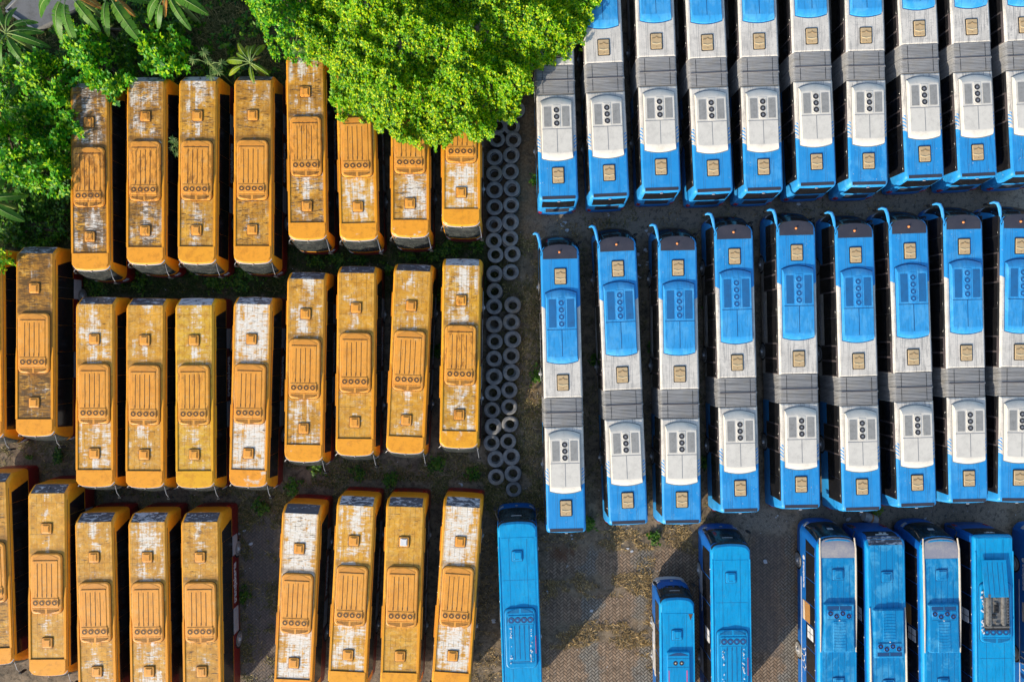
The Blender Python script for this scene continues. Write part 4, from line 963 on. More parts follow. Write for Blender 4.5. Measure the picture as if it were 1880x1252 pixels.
    o = a.build('air_conditioner', [M['blueworn'], M['bluedark'], M['white']], root)
    for k, (x, dy) in enumerate(((-.56, .10), (-.19, -.07), (.19, .10), (.56, -.07))): fan_part(o, x, Y(s0 + .64 + dy), zt + .23, .15, M['bluewall'], M['fan_dark'], M['bluewall'], 6)
    return root, L, W, zr

def stand(t, p0, p1, s0=0.0, flip=False, seed=1.0, **kw):
    root, L, W, zr = t; place(root, p0, p1, zr, s0, L, flip); setp(flat(tree_of(root)), seed=seed, glasswear=.55, **kw); footprint(root, L, W); return root
stand(blue_bus('lone bright blue bus with a white scratched roof unit, beside the yellow bottom row', ac_s=5.32), (949, 957.6), (959, 1252), seed=1.3)
stand(blue_bus('bright blue bus beside the small minibus', ac_s=5.25, zr=3.3, hatch_s=2.05), (1342, 998.6), (1345, 1252), seed=4.4)
stand(blue_bus('small blue minibus with two roof fans', L=7.6, W=1.10, zr=2.8, mini=True, ac_s=3.3, hatch_s=2.3), (1243.5, 1097), (1245, 1252), seed=3.2)
g = blue_bus('blue bus with its roof unit torn open and bare metal showing', L=11.2, zr=3.3, ac_s=4.6, exposed=True, rearup=True)
stand(g, (1824.5, 982), (1828, 1252), s0=11.2, flip=True, seed=5.1)
stand(coach('blue coach with faded grey front cap, its open left side showing by the paved lane'), (1537.5, 986), (1539, 1252), seed=2.2)
stand(coach('blue coach facing the opposite way between two grey-capped coaches'), (1626.7, 1000), (1631, 1252), s0=10.9, flip=True, seed=6.3)
stand(coach('blue coach with faded grey front cap, beside the bus with the torn roof unit'), (1727, 987), (1731, 1252), seed=7.9)
stand(coach('blue coach cut off by the right edge of the photo, only its side showing'), (1960, 992), (1962, 1252), seed=8.7)

# ------------------------------------------------------------------ tyres
def make_tyre():
    t = MB(); prof = [(.295, .02), (.33, 0), (.44, 0), (.51, .04), (.53, .09), (.53, .22), (.522, .262), (.45, .298), (.40, .30), (.385, .285), (.335, .285), (.30, .275), (.285, .255), (.30, .22), (.36, .15), (.30, .06)]
    n = 40; rg = []
    for r, hgt in prof + [prof[0]]:
        r = r * 1.045; rg.append([(r * math.cos(2 * math.pi * i / n), r * math.sin(2 * math.pi * i / n), hgt) for i in range(n)])
    t.rings(rg, caps=(False, False), mis=[0, 0, 1, 1, 1, 1, 0, 0, 0, 0, 0, 0, 1, 1, 1, 1])
    for k in range(40):                                               # tread lugs
        a = 2 * math.pi * k / 40; t.box(.556 * math.cos(a), .556 * math.sin(a), .145, .02, .05, .13, 1, a)
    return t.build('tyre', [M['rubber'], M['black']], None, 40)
def P(ox, oy, pts, s=2.981): return [(ox + x / s, oy + y / s) for x, y in pts]
LEFT = P(800, 0, [(345, 690)]) + P(800, 0, [(335, 763), (323, 860), (320, 950), (320, 1040), (322, 1135), (320, 1228)]) + P(800, 380, [(318, 95), (318, 185), (325, 262), (320, 365), (322, 460), (320, 545), (318, 642), (325, 737), (318, 830), (320, 928), (311, 1018), (308, 1110), (310, 1205)]) + P(860, 700, [(235, 430), (222, 590), (258, 748), (265, 915)], 5.22)
RIGHT = P(800, 0, [(445, 600), (413, 690)]) + P(800, 0, [(425, 762), (415, 850), (410, 940), (415, 1030), (413, 1122), (410, 1215)]) + P(800, 380, [(408, 85), (408, 172), (420, 255), (412, 357), (420, 535), (412, 628), (422, 724), (412, 815), (413, 905), (402, 1002), (402, 1095), (405, 1188)]) + P(860, 700, [(398, 410), (380, 572), (415, 725), (423, 885), (432, 1035)], 5.22)
ty = make_tyre(); SPOTS = []
NUM = ORD + ['eleventh', 'twelfth', 'thirteenth', 'fourteenth', 'fifteenth', 'sixteenth', 'seventeenth', 'eighteenth', 'nineteenth', 'twentieth'] + ['twenty-' + w for w in ORD[:9]]
for side, pts in (('yellow bus side', LEFT), ('blue bus side', RIGHT)):
    for k, (px, py) in enumerate(pts):
        low = side[0] == 'b' and k == len(pts) - 1
        zz = 0.0 if low else .30
        SPOTS.append((px, py, zz, 'dark flat tyre alone on the ground in front of the blue bus' if low else
                      f'old black tyre on a stack, {NUM[k]} from the big tree on the {side}'))
under = [(4, 3.5), (9, 2), (14, -3), (20, 4), (27, 3), (33, 2.5), (38, -3), (43, 4)]
for i, (px, py, zz, lab) in enumerate(SPOTS):
    o = ty if i == 0 else ty.copy()
    if i: COL.objects.link(o)
    x, y = at(px, py, zz + .3); o.location = (x, y, zz); o.rotation_euler = (R(rng.uniform(-5, 5)), R(rng.uniform(-5, 5)), rng.random() * 6); o.scale = (q := rng.uniform(.95, 1.03), q, 1)
    if 'alone' in lab: o.scale = (.95, .95, .8)
    tag(o, lab, 'tyre', 'old tyres stacked in two columns'); o['seed'] = rng.random() * 9; o['dust'] = rng.random() ** 2 * .8
nlow = 0
for i, (px, py, zz, lab) in enumerate(SPOTS):                         # the tyres under them, showing at the rims of the stacks
    if zz == 0: continue
    o = ty.copy(); COL.objects.link(o); x, y = at(px, py, .6)
    a = rng.random() * 6.3; d = rng.uniform(.03, .11); o.location = (x + d * math.cos(a), y + d * math.sin(a), 0); o.rotation_euler = (0, 0, rng.random() * 6)
    tag(o, lab.replace('old black tyre on a stack', 'lower tyre of the stack'), 'tyre', 'lower tyres of the stacks'); o['seed'] = rng.random() * 9; o['dust'] = .5

# ------------------------------------------------------------------ vegetation
def mesh_np(name, V, F, mat, parent=None):
    me = bpy.data.meshes.new(name); V = np.asarray(V, np.float32); F = np.asarray(F, np.int32); k = F.shape[1]
    me.vertices.add(len(V)); me.vertices.foreach_set('co', V.ravel()); me.loops.add(F.size); me.loops.foreach_set('vertex_index', F.ravel())
    me.polygons.add(len(F)); me.polygons.foreach_set('loop_start', np.arange(0, F.size, k, dtype=np.int32))
    me.materials.append(mat); me.update(calc_edges=True)
    o = bpy.data.objects.new(name, me); COL.objects.link(o)
    if parent is not None: o.parent = parent
    return o
def leaves(C, D, size, width, n_per, spread, fold=.15):
    """rosettes of pointed leaves at points C facing D: every leaf two quads folded along its midrib"""
    N = len(C); K = N * n_per
    D = D / (np.linalg.norm(D, axis=1, keepdims=True) + 1e-9)
    C = np.repeat(C, n_per, 0); Dn = np.repeat(D, n_per, 0)
    ref = nr.randn(K, 3); U = np.cross(Dn, ref); U /= np.linalg.norm(U, axis=1, keepdims=True) + 1e-9
    tl = nr.uniform(spread[0], spread[1], (K, 1)); A = U * np.cos(tl) + Dn * np.sin(tl)
    S = np.cross(A, Dn); S /= np.linalg.norm(S, axis=1, keepdims=True) + 1e-9
    Nn = np.cross(S, A)
    L = size * nr.uniform(.65, 1.25, (K, 1)); Wd = width * nr.uniform(.75, 1.25, (K, 1))
    b = C + A * L * .12; m = C + A * L * .58 - Nn * L * .02; t = C + A * L - Nn * L * .18
    l = C + A * L * .52 + S * Wd + Nn * Wd * fold; r = C + A * L * .52 - S * Wd + Nn * Wd * fold
    V = np.stack([b, l, m, t, r], 1).reshape(-1, 3); i = np.arange(K)[:, None] * 5
    F = np.concatenate([i + np.array([[0, 2, 3, 1]]), i + np.array([[0, 4, 3, 2]])], 0)
    return V, F
def inside(poly, x, y):
    p = np.array(poly); res = np.zeros(len(x), bool); j = len(p) - 1
    for i in range(len(p)):
        c = ((p[i, 1] > y) != (p[j, 1] > y)) & (x < (p[j, 0] - p[i, 0]) * (y - p[i, 1]) / (p[j, 1] - p[i, 1] + 1e-12) + p[i, 0]); res ^= c; j = i
    return res
def vnoise(x, y, sc, seed):
    r = np.random.RandomState(seed); ph = r.rand(8) * 6.28; an = r.rand(8) * 6.28; fr = sc * (.6 + r.rand(8) * 1.2)
    return sum(np.sin((x * np.cos(a) + y * np.sin(a)) * f + p) for a, f, p in zip(an, fr, ph)) / 8 ** .5
def tree(name, label, outline_px, ztop, zdrop, mat, per_m2, size, width, trunk_px, group='trees and shrubs over the yellow buses', lob=.9, seed=3, n_leaf=7, layers=2, gap=-1.3, cat='tree', lean=(-.35, -.4), fall=1.0):
    poly = [at(px, py, ztop - zdrop * .75) for px, py in outline_px]; p = np.array(poly)
    x0, y0 = p.min(0); x1, y1 = p.max(0); n = int((x1 - x0) * (y1 - y0) * per_m2)
    x = nr.uniform(x0 - .2, x1 + .2, n); y = nr.uniform(y0 - .2, y1 + .2, n)
    wob = .28
    k = inside(poly, x + wob * vnoise(x, y, 4.2, seed + 5), y + wob * vnoise(x, y, 4.6, seed + 6)); x, y = x[k], y[k]
    # distance to the outline rounds the crown down at its edge
    d = np.full(len(x), 1e9)
    for i in range(len(p)):
        a, b = p[i], p[(i + 1) % len(p)]; ab = b - a; tt = np.clip(((x - a[0]) * ab[0] + (y - a[1]) * ab[1]) / (ab @ ab + 1e-9), 0, 1)
        d = np.minimum(d, np.hypot(x - a[0] - tt * ab[0], y - a[1] - tt * ab[1]))
    lump = vnoise(x, y, 1.5, seed) * lob + vnoise(x, y, 3.6, seed + 1) * lob * .45
    z = ztop - zdrop * np.exp(-d / fall) + lump * .55
    keep = (vnoise(x, y, 2.4, seed + 2) + .5 * vnoise(x, y, 5.2, seed + 9)) > gap
    x, y, z, lump, d = x[keep], y[keep], z[keep], lump[keep], d[keep]
    Cs, Ds = [], []
    for q in range(layers):
        m = nr.rand(len(x)) < (1.0 if q == 0 else .6)
        zz = z[m] - q * .55 - nr.rand(m.sum()) ** 2 * .5
        Cs.append(np.stack([x[m] + nr.randn(m.sum()) * .05, y[m], zz], 1))
        Ds.append(np.stack([nr.randn(m.sum()) * .38 + lean[0], nr.randn(m.sum()) * .38 + lean[1], np.ones(m.sum()) * .9], 1))
    C, D = np.concatenate(Cs), np.concatenate(Ds)
    V, F = leaves(C, D, size, width, n_leaf, (-.15, .75))
    tx, ty_ = at(*trunk_px)
    root = thing(name, label, cat, group, (tx, ty_, 0))
    V = V - np.array([tx, ty_, 0]); mesh_np('crown', V, F, mat, root)
    t = MB(); pts = [(0, 0, -.1)]; top = ztop - zdrop - .5
    t.tube([(0, 0, -.1), (.08, .05, top * .5), (.05, -.1, top)], [.22, .17, .13], 9)
    cand = C[nr.choice(len(C), min(11, len(C)), replace=False)]
    for c in cand:
        e = c - np.array([tx, ty_, 0]); zb = top * rng.uniform(.55, .95); t.tube([(.05, 0, zb), tuple(e * .5 + np.array([0, 0, (zb - e[2] * .5) * .5])), (e[0], e[1], e[2] - .3)], [.10, .06, .02], 6)
    t.build('trunk', M['bark'], root)
    return root

BIG = [(562, -60), (540, 20), (545, 70), (560, 100), (598, 112), (612, 160), (614, 205), (650, 204), (690, 224), (716, 236), (728, 252), (760, 252), (798, 263), (840, 247), (882, 252), (905, 236), (922, 212), (948, 206), (958, 180), (975, 160), (980, 118), (1008, 104), (1048, 88), (1076, 62), (1082, 30), (1102, 0), (1110, -60)]
tree('tree', 'huge lime green tree with a dense rounded crown over the rears of the yellow buses', BIG, 6.4, 2.5, M['lime'], 105, .155, .054, (790, 20), None, .85, 3, 8, 2, -1.9, fall=2.4, lean=(-.55, -.62))
tree('tree', 'green tree with looser leaves against the left flank of the big lime tree', [(452, -60), (446, 6), (470, 30), (480, 66), (506, 94), (560, 104), (590, 60), (570, -60)], 5.4, 1.6, M['shrub'], 55, .20, .06, (530, 10), None, .9, 13, 7, 2, -1.1)
G = 'leafy shrubs over the top left buses'
tree('shrub', 'bright leafy shrub reaching down onto the grimiest yellow bus', [(100, 40), (122, 56), (105, 78), (132, 108), (150, 150), (178, 178), (210, 182), (240, 162), (236, 130), (205, 112), (196, 78), (160, 50)], 4.3, .8, M['shrub'], 34, .30, .085, (165, 90), G, .9, 21, 7, 2, -1.25, 'shrub')
tree('shrub', 'bright leafy shrub just behind the second yellow bus of the top row', [(246, 70), (262, 48), (300, 56), (330, 60), (348, 78), (340, 100), (338, 126), (318, 134), (290, 136), (268, 116), (254, 96)], 4.0, .8, M['shrub'], 38, .32, .09, (296, 70), G, .8, 31, 7, 2, -1.25, 'shrub')
tree('shrub', 'round green shrub between a banana plant and the grimiest yellow bus', [(42, 96), (70, 92), (104, 110), (130, 140), (132, 165), (112, 192), (80, 196), (46, 186), (30, 160), (40, 128)], 4.1, 1.0, M['shrub'], 32, .30, .09, (84, 140), G, .9, 41, 7, 2, -1.25, 'shrub')
tree('shrub', 'large dark and lime shrub pressed against the leftmost bus of the top row', [(8, 205), (40, 190), (90, 196), (140, 210), (152, 250), (150, 285), (122, 300), (124, 340), (108, 352), (84, 352), (70, 350), (40, 350), (20, 320), (-20, 310), (-30, 240)], 4.1, 1.0, M['shrub'], 34, .31, .09, (60, 260), G, 1.2, 51, 7, 2, -1.25, 'shrub')
tree('shrub', 'dark low shrub in the shade between the banana plants and the bright shrubs', [(195, 40), (250, 30), (330, 40), (345, 62), (250, 70), (246, 110), (240, 160), (215, 120), (190, 80)], 2.9, 1.0, M['deepleaf'], 26, .30, .08, (220, 70), G, .8, 61, 7, 2, -.6, 'shrub')
tree('shrub', 'low mid green shrub at the left edge under the small banana plant', [(-20, 110), (20, 96), (44, 110), (34, 150), (36, 186), (10, 200), (-20, 190)], 3.2, .9, M['shrub'], 30, .28, .08, (8, 150), G, .8, 81, 7, 2, -1.0, 'shrub')
tree('shrub', 'dark low shrub on the shaded ground beside the brown-roofed yellow bus', [(-20, 390), (40, 372), (100, 386), (126, 410), (110, 440), (60, 452), (0, 446)], 1.3, .6, M['deepleaf'], 26, .22, .065, (60, 415), G, .8, 91, 7, 2, -.5, 'shrub')
tree('shrub', 'sprig of lime leaves at the left edge above the middle yellow row', [(-30, 462), (10, 466), (20, 480), (14, 492), (-6, 494), (-30, 500)], 4.6, .6, M['lime'], 40, .28, .075, (-8, 478), None, .4, 71, 7, 2, -2, 'shrub')

def banana(label, px, py, zc, L, n, mat, seed, angles=None, tear=.5, dead=0, droop=.5, group='banana plants'):
    r = random.Random(seed); x0, y0 = at(px, py, zc)
    root = thing('banana_plant', label, 'banana plant', group, (x0, y0, 0))
    s = MB(); s.tube([(0, 0, -.1), (.04, .03, zc * .5), (0, 0, zc - .1), (.02, 0, zc + .25)], [.16, .13, .09, .03], 9); s.build('stem', M['rib'], root)
    for k in range(n):
        a = R(angles[k]) if angles else 2 * math.pi * (k + r.uniform(-.25, .25)) / n
        Lk = L * r.uniform(.8, 1.15); up = r.uniform(.25, .75); dr = droop * r.uniform(.7, 1.3)
        isdead = k >= n - dead
        if isdead: Lk *= .62
        V, F = [], []; m = 22; wd = Lk * r.uniform(.10, .135); ca, sa = math.cos(a), math.sin(a); side = r.uniform(-.12, .12)
        def rib(t):
            rr = Lk * t * (1 - .18 * t * dr); zz = zc + Lk * (up * t - (up + dr * .55) * t * t)
            bend = side * Lk * t * t
            return np.array([rr * ca - bend * sa, rr * sa + bend * ca, zz])
        tp = r.uniform(.2, .42)
        for sg in (-1, 1):
            tilt = r.uniform(.05, .5)
            for j in range(m):
                t0, t1 = tp + (1 - tp) * j / m, tp + (1 - tp) * (j + 1) / m
                prof = lambda t: wd * max(0.02, math.sin(math.pi * min(1, ((t - tp) / (1 - tp)) * .86 + .14)) ** .55)
                torn = r.random() < tear
                p0, p1 = rib(t0), rib(t1); nrm = np.array([-sa * sg, ca * sg, 0.0])
                sh = .10 * r.uniform(.3, 1.2) if torn else 0
                g0 = .22 * (t1 - t0) if torn else 0
                tang = (p1 - p0)
                w0, w1 = prof(t0) * (r.uniform(.86, 1.0) if torn else 1), prof(t1) * (r.uniform(.86, 1) if torn else 1)
                dz = -tilt * (1.3 if torn else 1)
                q0 = p0 + nrm * w0 + tang * (sh * 3 + g0) + np.array([0, 0, dz * w0]); q1 = p1 + nrm * w1 + tang * (sh * 3 - g0) + np.array([0, 0, dz * w1])
                b = len(V); V += [p0, p1, q1, q0]; F.append((b, b + 1, b + 2, b + 3))
        # one island per half blade keeps one tone; the torn strips still part at their tips
        lf = MB(); lf.v = [tuple(v) for v in V]; lf.f = F; lf.m = [0] * len(F)
        lf.tube([tuple(rib(t) + np.array([0, 0, .015])) for t in np.linspace(0, .97, 9)], [.035 * (1 - .75 * q / 8) for q in range(9)], 5, 1)
        lf.build('leaf', [M['dead'] if isdead else mat, M['rib']], root, 60, False)
    return root
banana('banana plant with broad whole leaves at the left edge of the photo', 12, 62, 3.6, 2.3, 8, M['banana'], 3, [80, 38, 12, -18, -62, -110, 150, 110], .15)
banana('banana plant with ragged torn leaves hanging down over the concrete slab', 128, -14, 4.4, 2.9, 8, M['banana'], 5, [200, -118, -95, -52, 20, 160, 100, -20], .75, 1)
banana('banana plant with torn leaves, between two other banana plants at the top edge', 200, -10, 4.2, 2.9, 7, M['banana'], 8, [-92, -55, -5, 25, 170, 100, -35], .6, 1)
banana('banana plant with wide leaves and a dead orange leaf at the top edge', 308, -14, 4.2, 2.5, 8, M['banana'], 11, [-138, -112, -66, -30, 15, 175, 90, -100], .3, 1)
banana('young sunlit yellow-green banana plant leaning over the yellow buses', 460, 116, 3.7, 1.55, 11, M['banana_lit'], 14, [100, 128, 146, 82, 172, 55, 205, 110, -25, -88, 40], .25, 1, .4)
banana('banana plant with dark low leaves at the left edge below the shrubs', -22, 368, 3.0, 2.3, 6, M['banana'], 17, [8, -35, 60, 120, -80, 180], .2)
banana('small banana plant half hidden in the shade left of the shrubs', 8, 196, 2.6, 1.7, 6, M['banana'], 19, [100, -10, -60, 60, 160, -120], .3, 1)

def palmate(label, px, py, zc, heads, seed, ls=.30):
    r = random.Random(seed); x0, y0 = at(px, py, zc); root = thing('palmate_plant', label, 'plant', 'plants with palmate leaves', (x0, y0, 0))
    s = MB(); s.tube([(0, 0, -.1), (.05, .02, zc * .5), (0, 0, zc - .15)], [.05, .045, .03], 7); ends = []
    for hx, hy in heads:
        ex, ey = at(px + hx, py + hy, zc); e = np.array([ex - x0, ey - y0, zc + r.uniform(-.2, .2)]); ends.append(e)
        s.tube([(0, 0, zc - .25), tuple(e * np.array([.5, .5, 1]) + np.array([0, 0, .05])), tuple(e)], [.022, .018, .012], 5)
    s.build('stem', M['rib'], root)
    for e in ends:
        nl = r.choice((9, 10, 11)); V, F = [], []; a0 = r.random() * 6.3
        for k in range(nl):
            a = a0 + 5.6 * k / nl; d = np.array([math.cos(a), math.sin(a), -.18 + r.uniform(-.1, .1)]); n = np.array([-math.sin(a), math.cos(a), 0]); L = ls * r.uniform(.85, 1.15)
            b = len(V); V += [e, e + d * L * .55 + n * L * .12 + np.array([0, 0, .02]), e + d * L, e + d * L * .55 - n * L * .12 + np.array([0, 0, .02])]; F.append((b, b + 1, b + 2, b + 3))
        mesh_np('leaf', V, F, M['palmate'], root)
    return root
palmate('pale plant with palmate leaves leaning over the third bus of the top row', 384, 116, 3.6, [(-26, -4), (-8, -18), (6, 4), (0, 22), (18, 18), (24, 2), (-2, -4), (10, 14)], 2, .36)
palmate('pale plant with palmate leaves beside the left flank of the big tree', 540, 76, 4.2, [(-6, -14), (-6, 4), (12, -20), (14, 14), (2, 16), (24, -6)], 4, .34)
palmate('small palmate plant growing up between the second and third buses of the top row', 320, 266, 3.0, [(-3, -8), (4, -2), (-4, 6), (2, 14), (5, 8)], 6, .30)

# ------------------------------------------------------------------ ground, grass, litter
g = MB(); g.v = [(-400, -400, 0), (400, -400, 0), (400, 400, 0), (-400, 400, 0)]; g.f = [(0, 1, 2, 3)]; g.m = [0]
tag(g.build('ground', M['ground'], None, 0, False), kind='structure')

def free(x, y):
    ok = np.ones(len(x), bool)
    for fx, fy, a, hl, hw in FOOT:
        dx, dy = x - fx, y - fy; u = dx * math.cos(a) + dy * math.sin(a); v = -dx * math.sin(a) + dy * math.cos(a)
        ok &= ~((np.abs(u) < hw - .05) & (np.abs(v) < hl - .15))
    return ok
def blades(zones, size, lean, seed, thr=0.0, nsc=1.6):
    X, Y, K = [], [], []
    for x0, y0, x1, y1, dens, th in zones:
        (a, b), (c, d) = at(x0, y1), at(x1, y0); n = int((c - a) * (d - b) * dens)
        x, y = nr.uniform(a, c, n), nr.uniform(b, d, n)
        e = np.minimum(np.minimum(x - a, c - x), np.minimum(y - b, d - y)); keep = (vnoise(x, y, nsc, seed) + .6 * vnoise(x, y, nsc * 3.1, seed + 1) + np.minimum(e - .4, .3)) > th
        keep &= free(x, y); X.append(x[keep]); Y.append(y[keep])
    x, y = np.concatenate(X), np.concatenate(Y); n = len(x)
    # tufts: blades of one tuft share a root and fan out
    a = nr.rand(n) * 6.283; L = size * nr.uniform(.5, 1.4, n); ln = nr.uniform(lean[0], lean[1], n)
    dx, dy, dz = np.cos(a) * np.sin(ln), np.sin(a) * np.sin(ln), np.cos(ln); w = .010 + .012 * nr.rand(n)
    b0 = np.stack([x - np.sin(a) * w, y + np.cos(a) * w, np.zeros(n)], 1); b1 = np.stack([x + np.sin(a) * w, y - np.cos(a) * w, np.zeros(n)], 1)
    m = np.stack([x + dx * L * .55, y + dy * L * .55, dz * L * .65], 1); off = np.stack([-np.sin(a) * w * .8, np.cos(a) * w * .8, np.zeros(n)], 1)
    t = np.stack([x + dx * L, y + dy * L, dz * L * .9], 1)
    V = np.stack([b0, b1, m - off, t, m + off], 1).reshape(-1, 3); i = np.arange(n)[:, None] * 5
    return V, np.concatenate([i + np.array([[0, 1, 2, 4]]), i + np.array([[4, 2, 3, 3]])], 0)[:, :] if False else np.concatenate([i + np.array([[0, 1, 2]]), i + np.array([[0, 2, 4]]), i + np.array([[4, 2, 3]])], 0)
V, F = blades([(-60, -60, 135, 460, 150, -.9), (130, -60, 540, 160, 130, -1.0), (130, 470, 520, 560, 130, -.5), (500, 440, 900, 520, 130, -.6), (130, 140, 640, 500, 40, -.3), (560, 840, 900, 940, 60, .1), (885, 180, 930, 900, 25, .2)], .24, (.5, 1.35), 5)
tag(mesh_np('green_grass', V, F, M['grass']), 'green grass on the ground between and behind the yellow buses', 'grass', kind='stuff')
V, F = blades([(330, -40, 480, 135, 170, -.7), (480, 60, 560, 130, 120, -.4), (60, 360, 130, 450, 60, .2), (-20, 40, 110, 110, 60, .1)], .5, (.6, 1.4), 35)
tag(mesh_np('rough_grass', V, F, M['dryol']), 'long rough grass behind the top row of yellow buses', 'grass', kind='stuff')
V, F = blades([(-40, 790, 140, 900, 110, -.4), (130, 880, 560, 960, 150, -.7), (500, 830, 910, 930, 150, -.7), (395, 920, 465, 1260, 130, -.2), (490, 930, 520, 1260, 90, -.1), (850, 850, 1010, 960, 130, -.5), (440, 930, 520, 1260, 40, .3), (140, 500, 540, 560, 60, .2), (900, 430, 1010, 960, 110, -.3), (985, 360, 1880, 430, 45, .5), (1060, 420, 1320, 960, 40, .2)], .26, (.5, 1.4), 15)
tag(mesh_np('olive_grass', V, F, M['dryol']), 'withered olive grass in the aisles', 'grass', kind='stuff')
V, F = blades([(1000, 1050, 1200, 1096, 240, .0), (1010, 1138, 1200, 1190, 260, -.1), (1080, 955, 1330, 1010, 200, -.1), (1165, 1000, 1205, 1250, 110, .2), (940, 960, 1010, 1260, 90, .2), (860, 950, 925, 1260, 110, .0), (950, 430, 1000, 960, 120, .1), (985, 385, 1120, 440, 90, .1), (985, 960, 1190, 1010, 90, .2), (1240, 950, 1320, 1020, 120, .1), (420, 900, 560, 960, 70, .2), (620, 850, 900, 900, 60, .3), (1120, 370, 1880, 420, 40, .6)], .22, (.6, 1.45), 25)
tag(mesh_np('dry_grass', V, F, M['dry']), 'straw coloured dry grass on the paving and beside the tyres', 'grass', kind='stuff')
# broad-leaved weeds
W_ = [(440, 512, 26), (410, 505, 22), (790, 470, 22), (830, 455, 18), (705, 500, 16), (800, 545, 16), (800, 640, 14), (500, 870, 18), (540, 890, 14), (60, 420, 40), (100, 380, 30), (20, 420, 30), (345, 490, 20), (1215, 470, 12), (990, 690, 16), (1290, 845, 12), (1255, 855, 10), (984, 170, 10), (985, 330, 10), (900, 120, 10), (705, 215, 12), (580, 480, 14), (660, 480, 16), (470, 498, 20), (180, 528, 16), (260, 520, 18), (390, 520, 16), (620, 478, 14), (750, 468, 18), (880, 450, 12), (580, 860, 14), (660, 870, 12), (720, 880, 14), (800, 850, 14), (870, 870, 12), (480, 930, 14), (300, 925, 12), (60, 850, 14), (110, 835, 12), (448, 1090, 12), (1200, 640, 10), (1298, 560, 9), (1400, 650, 9), (1090, 660, 9), (1080, 960, 12), (1200, 985, 12)]
Cs = []
for px, py, rad in W_:
    x, y = at(px, py); n = int(rad * 2.2); rr = rad / 27.5; c = nr.randn(n, 2) * rr * .5 + np.array([x, y]); Cs.append(np.stack([c[:, 0], c[:, 1], nr.uniform(.08, .35, n)], 1))
C = np.concatenate(Cs); C = C[free(C[:, 0], C[:, 1])]
U = []
for x0, y0, x1, y1, n in ((-30, -40, 480, 60, 900), (-30, 60, 140, 210, 520), (-30, 200, 128, 450, 620), (130, 60, 520, 140, 420)):
    px, py = nr.uniform(x0, x1, n), nr.uniform(y0, y1, n); k = (vnoise(px / 27., py / 27., 1.5, 77) > -.35) & ~((px > 10) & (px < 150) & (py < 50)); k &= ~((px > 340) & (px < 470) & (nr.rand(n) < .6))
    zz = nr.uniform(.2, .9, n); q = (CAM_H - zz) / FPX; U.append(np.stack([(px - 940) * q, (626 - py) * q, zz], 1)[k])
U = np.concatenate(U); U = U[free(U[:, 0], U[:, 1])]
V, F = leaves(U, np.stack([nr.randn(len(U)) * .4 - .2, nr.randn(len(U)) * .4 - .2, np.ones(len(U))], 1), .30, .085, 6, (-.1, .8))
tag(mesh_np('undergrowth', V, F, M['deepleaf']), 'dark leafy undergrowth on the ground around the banana plants and shrubs', 'undergrowth', kind='stuff')
V, F = leaves(C, np.stack([nr.randn(len(C)) * .3, nr.randn(len(C)) * .3, np.ones(len(C))], 1), .22, .06, 6, (-.1, .7))
tag(mesh_np('weeds', V, F, M['weed']), 'bright green weeds sprouting between the parked buses', 'weeds', kind='stuff')
# plastic scraps and stones
V, F = [], []
Lp = [(1036, 408), (1028, 414), (1041, 424), (1115, 395), (1186, 424), (1190, 431), (1185, 460), (1172, 470), (1174, 490), (1173, 510), (1188, 485), (1424, 948), (1406, 1030), (1158, 1007), (1085, 1120), (1040, 1040), (1048, 985), (437, 982), (450, 975), (460, 1000), (445, 1075), (512, 1005), (490, 930), (846, 885), (850, 890), (700, 505), (330, 500), (420, 1160), (1005, 1085), (1466, 378), (905, 1140), (1560, 955), (1700, 950), (1580, 945)]
for k in range(620):
    if k < len(Lp) * 2: px, py = Lp[k // 2]; px += rng.gauss(0, 2); py += rng.gauss(0, 2); s = rng.uniform(.06, .17)
    else:
        z0 = rng.choice([(900, 360, 1880, 440), (1070, 430, 1320, 960), (390, 930, 520, 1250), (985, 960, 1480, 1250), (130, 840, 920, 940), (1340, 930, 1880, 990), (130, 480, 900, 540), (930, 440, 1000, 950)]); px, py = rng.uniform(z0[0], z0[2]), rng.uniform(z0[1], z0[3]); s = rng.uniform(.012, .045)
    x, y = at(px, py); b = len(V); a0 = rng.random() * 6
    for q in range(6):
        a = a0 + q * math.pi / 3; rr = s * rng.uniform(.45, 1.2); V.append((x + rr * math.cos(a), y + rr * .75 * math.sin(a), rng.uniform(.01, .05)))
    V.append((x, y, rng.uniform(.03, .09)))
    for q in range(6): F.append((b + q, b + (q + 1) % 6, b + 6))
V = np.array(V); F = np.array(F)
tag(mesh_np('litter', V, F, M['plastic']), 'white plastic scraps and pebbles strewn on the ground', 'litter', kind='stuff')

# concrete slab in the top left corner, raised rim on two sides
c = [at(14, 20, .5), at(70, -40, .5), at(190, -10, .5), at(66, 54, .5)]
b = MB(); b.poly(c, -.1, .5)
def rim(p, q, w=.14, z0=.4, z1=.62):
    d = np.array(q) - np.array(p); n = np.array([-d[1], d[0]]) / np.linalg.norm(d) * w; b.poly([tuple(p), tuple(q), tuple(np.array(q) + n), tuple(np.array(p) + n)], z0, z1, 1)
rim(c[3], c[0]); rim(c[0], c[1])
tag(b.build('concrete_slab', [M['concrete'], M['grey']]), 'raised grey concrete slab with a pale rim in the corner behind the banana plants', 'slab')

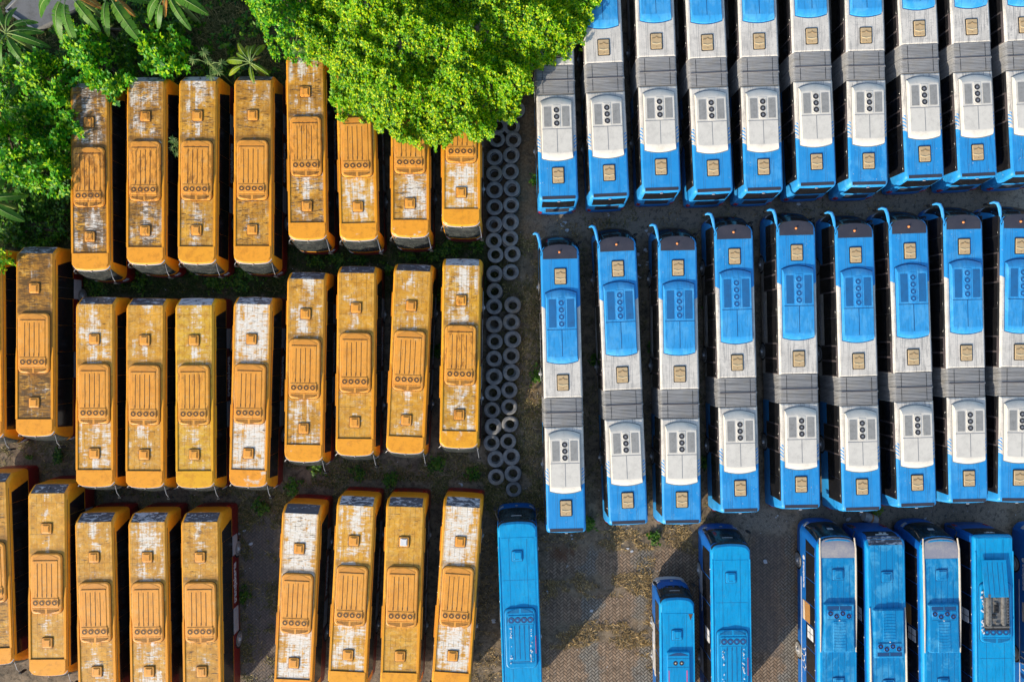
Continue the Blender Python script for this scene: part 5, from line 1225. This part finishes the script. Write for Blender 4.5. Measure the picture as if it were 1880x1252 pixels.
# discarded drum between the articulated buses and the coaches
x, y = at(1597, 951, .35); ro = thing('drum', 'discarded pale drum with an orange end lying between the articulated buses and the coaches', 'drum', None, (x, y, .30), R(-20))
d = MB(); d.lathe([(.02, .52), (.24, .52), (.30, .44), (.31, .20), (.33, .17), (.31, .14), (.31, -.20), (.33, -.23), (.31, -.26), (.29, -.42)], 18, (0, 0, 0), 'x', caps=(True, True)); d.build('barrel', M['drum_pale'], ro)
d = MB(); d.lathe([(.245, .525), (.245, .545), (.20, .54)], 16, (0, 0, 0), 'x'); d.lathe([(.04, .54), (.04, .57)], 10, (0, .1, .08), 'x', 1); d.lathe([(.03, .54), (.03, .57)], 10, (0, -.1, .05), 'x', 1); d.lathe([(.312, .02), (.316, .04), (.316, .12), (.312, .14)], 18, (0, 0, 0), 'x'); d.build('drum_end', [M['drum_orange'], M['black']], ro)
x, y = at(1608, 942, .2); pr = thing('weed_plant', 'yellow-green weed growing beside the discarded drum', 'plant', None, (x, y, 0))
s = MB(); s.tube([(0, 0, 0), (.05, .05, .3), (.2, .25, .5)], [.015, .012, .006], 5); s.build('stem', M['rib'], pr)
C = np.array([(.0, .0, .25), (.1, .12, .4), (.2, .25, .5), (-.1, .05, .2), (.15, -.1, .2), (.25, .35, .45)]); V, F = leaves(C, np.tile([[0, 0, 1.0]], (6, 1)), .22, .05, 6, (0, .6)); mesh_np('leaf', V, F, M['banana_lit'], pr)

# ------------------------------------------------------------------ camera, sun and sky
cd = bpy.data.cameras.new('camera'); cd.lens = 24.0; cd.sensor_width = 36.0; cd.clip_end = 2000; cd.clip_start = .5
cam = bpy.data.objects.new('camera', cd); COL.objects.link(cam); cam.location = (0, 0, CAM_H); scene.camera = cam
sv = np.array([-1.62, -1.88, 1.0]); sv /= np.linalg.norm(sv)
el = math.asin(sv[2]); az = math.atan2(sv[0], sv[1])                   # compass bearing from +y towards +x
sd = bpy.data.lights.new('sun', 'SUN'); sd.energy = 3.4; sd.angle = R(.5); sd.color = (1.0, .90, .74)
so = bpy.data.objects.new('sun', sd); COL.objects.link(so)
from mathutils import Vector
so.rotation_euler = Vector(tuple(sv)).to_track_quat('Z', 'Y').to_euler()
w = bpy.data.worlds.new('World'); scene.world = w; w.use_nodes = True; nt = w.node_tree
sk = nt.nodes.new('ShaderNodeTexSky'); sk.sky_type = 'NISHITA'; sk.sun_disc = False; sk.sun_elevation = el; sk.sun_rotation = az
bg = nt.nodes['Background']; nt.links.new(sk.outputs[0], bg.inputs[0]); bg.inputs[1].default_value = .14
vs = scene.view_settings; vs.view_transform = 'Standard'; vs.look = 'None'; vs.gamma = 1.0; vs.exposure = .74
scene.cycles.max_bounces = 6; scene.cycles.diffuse_bounces = 3
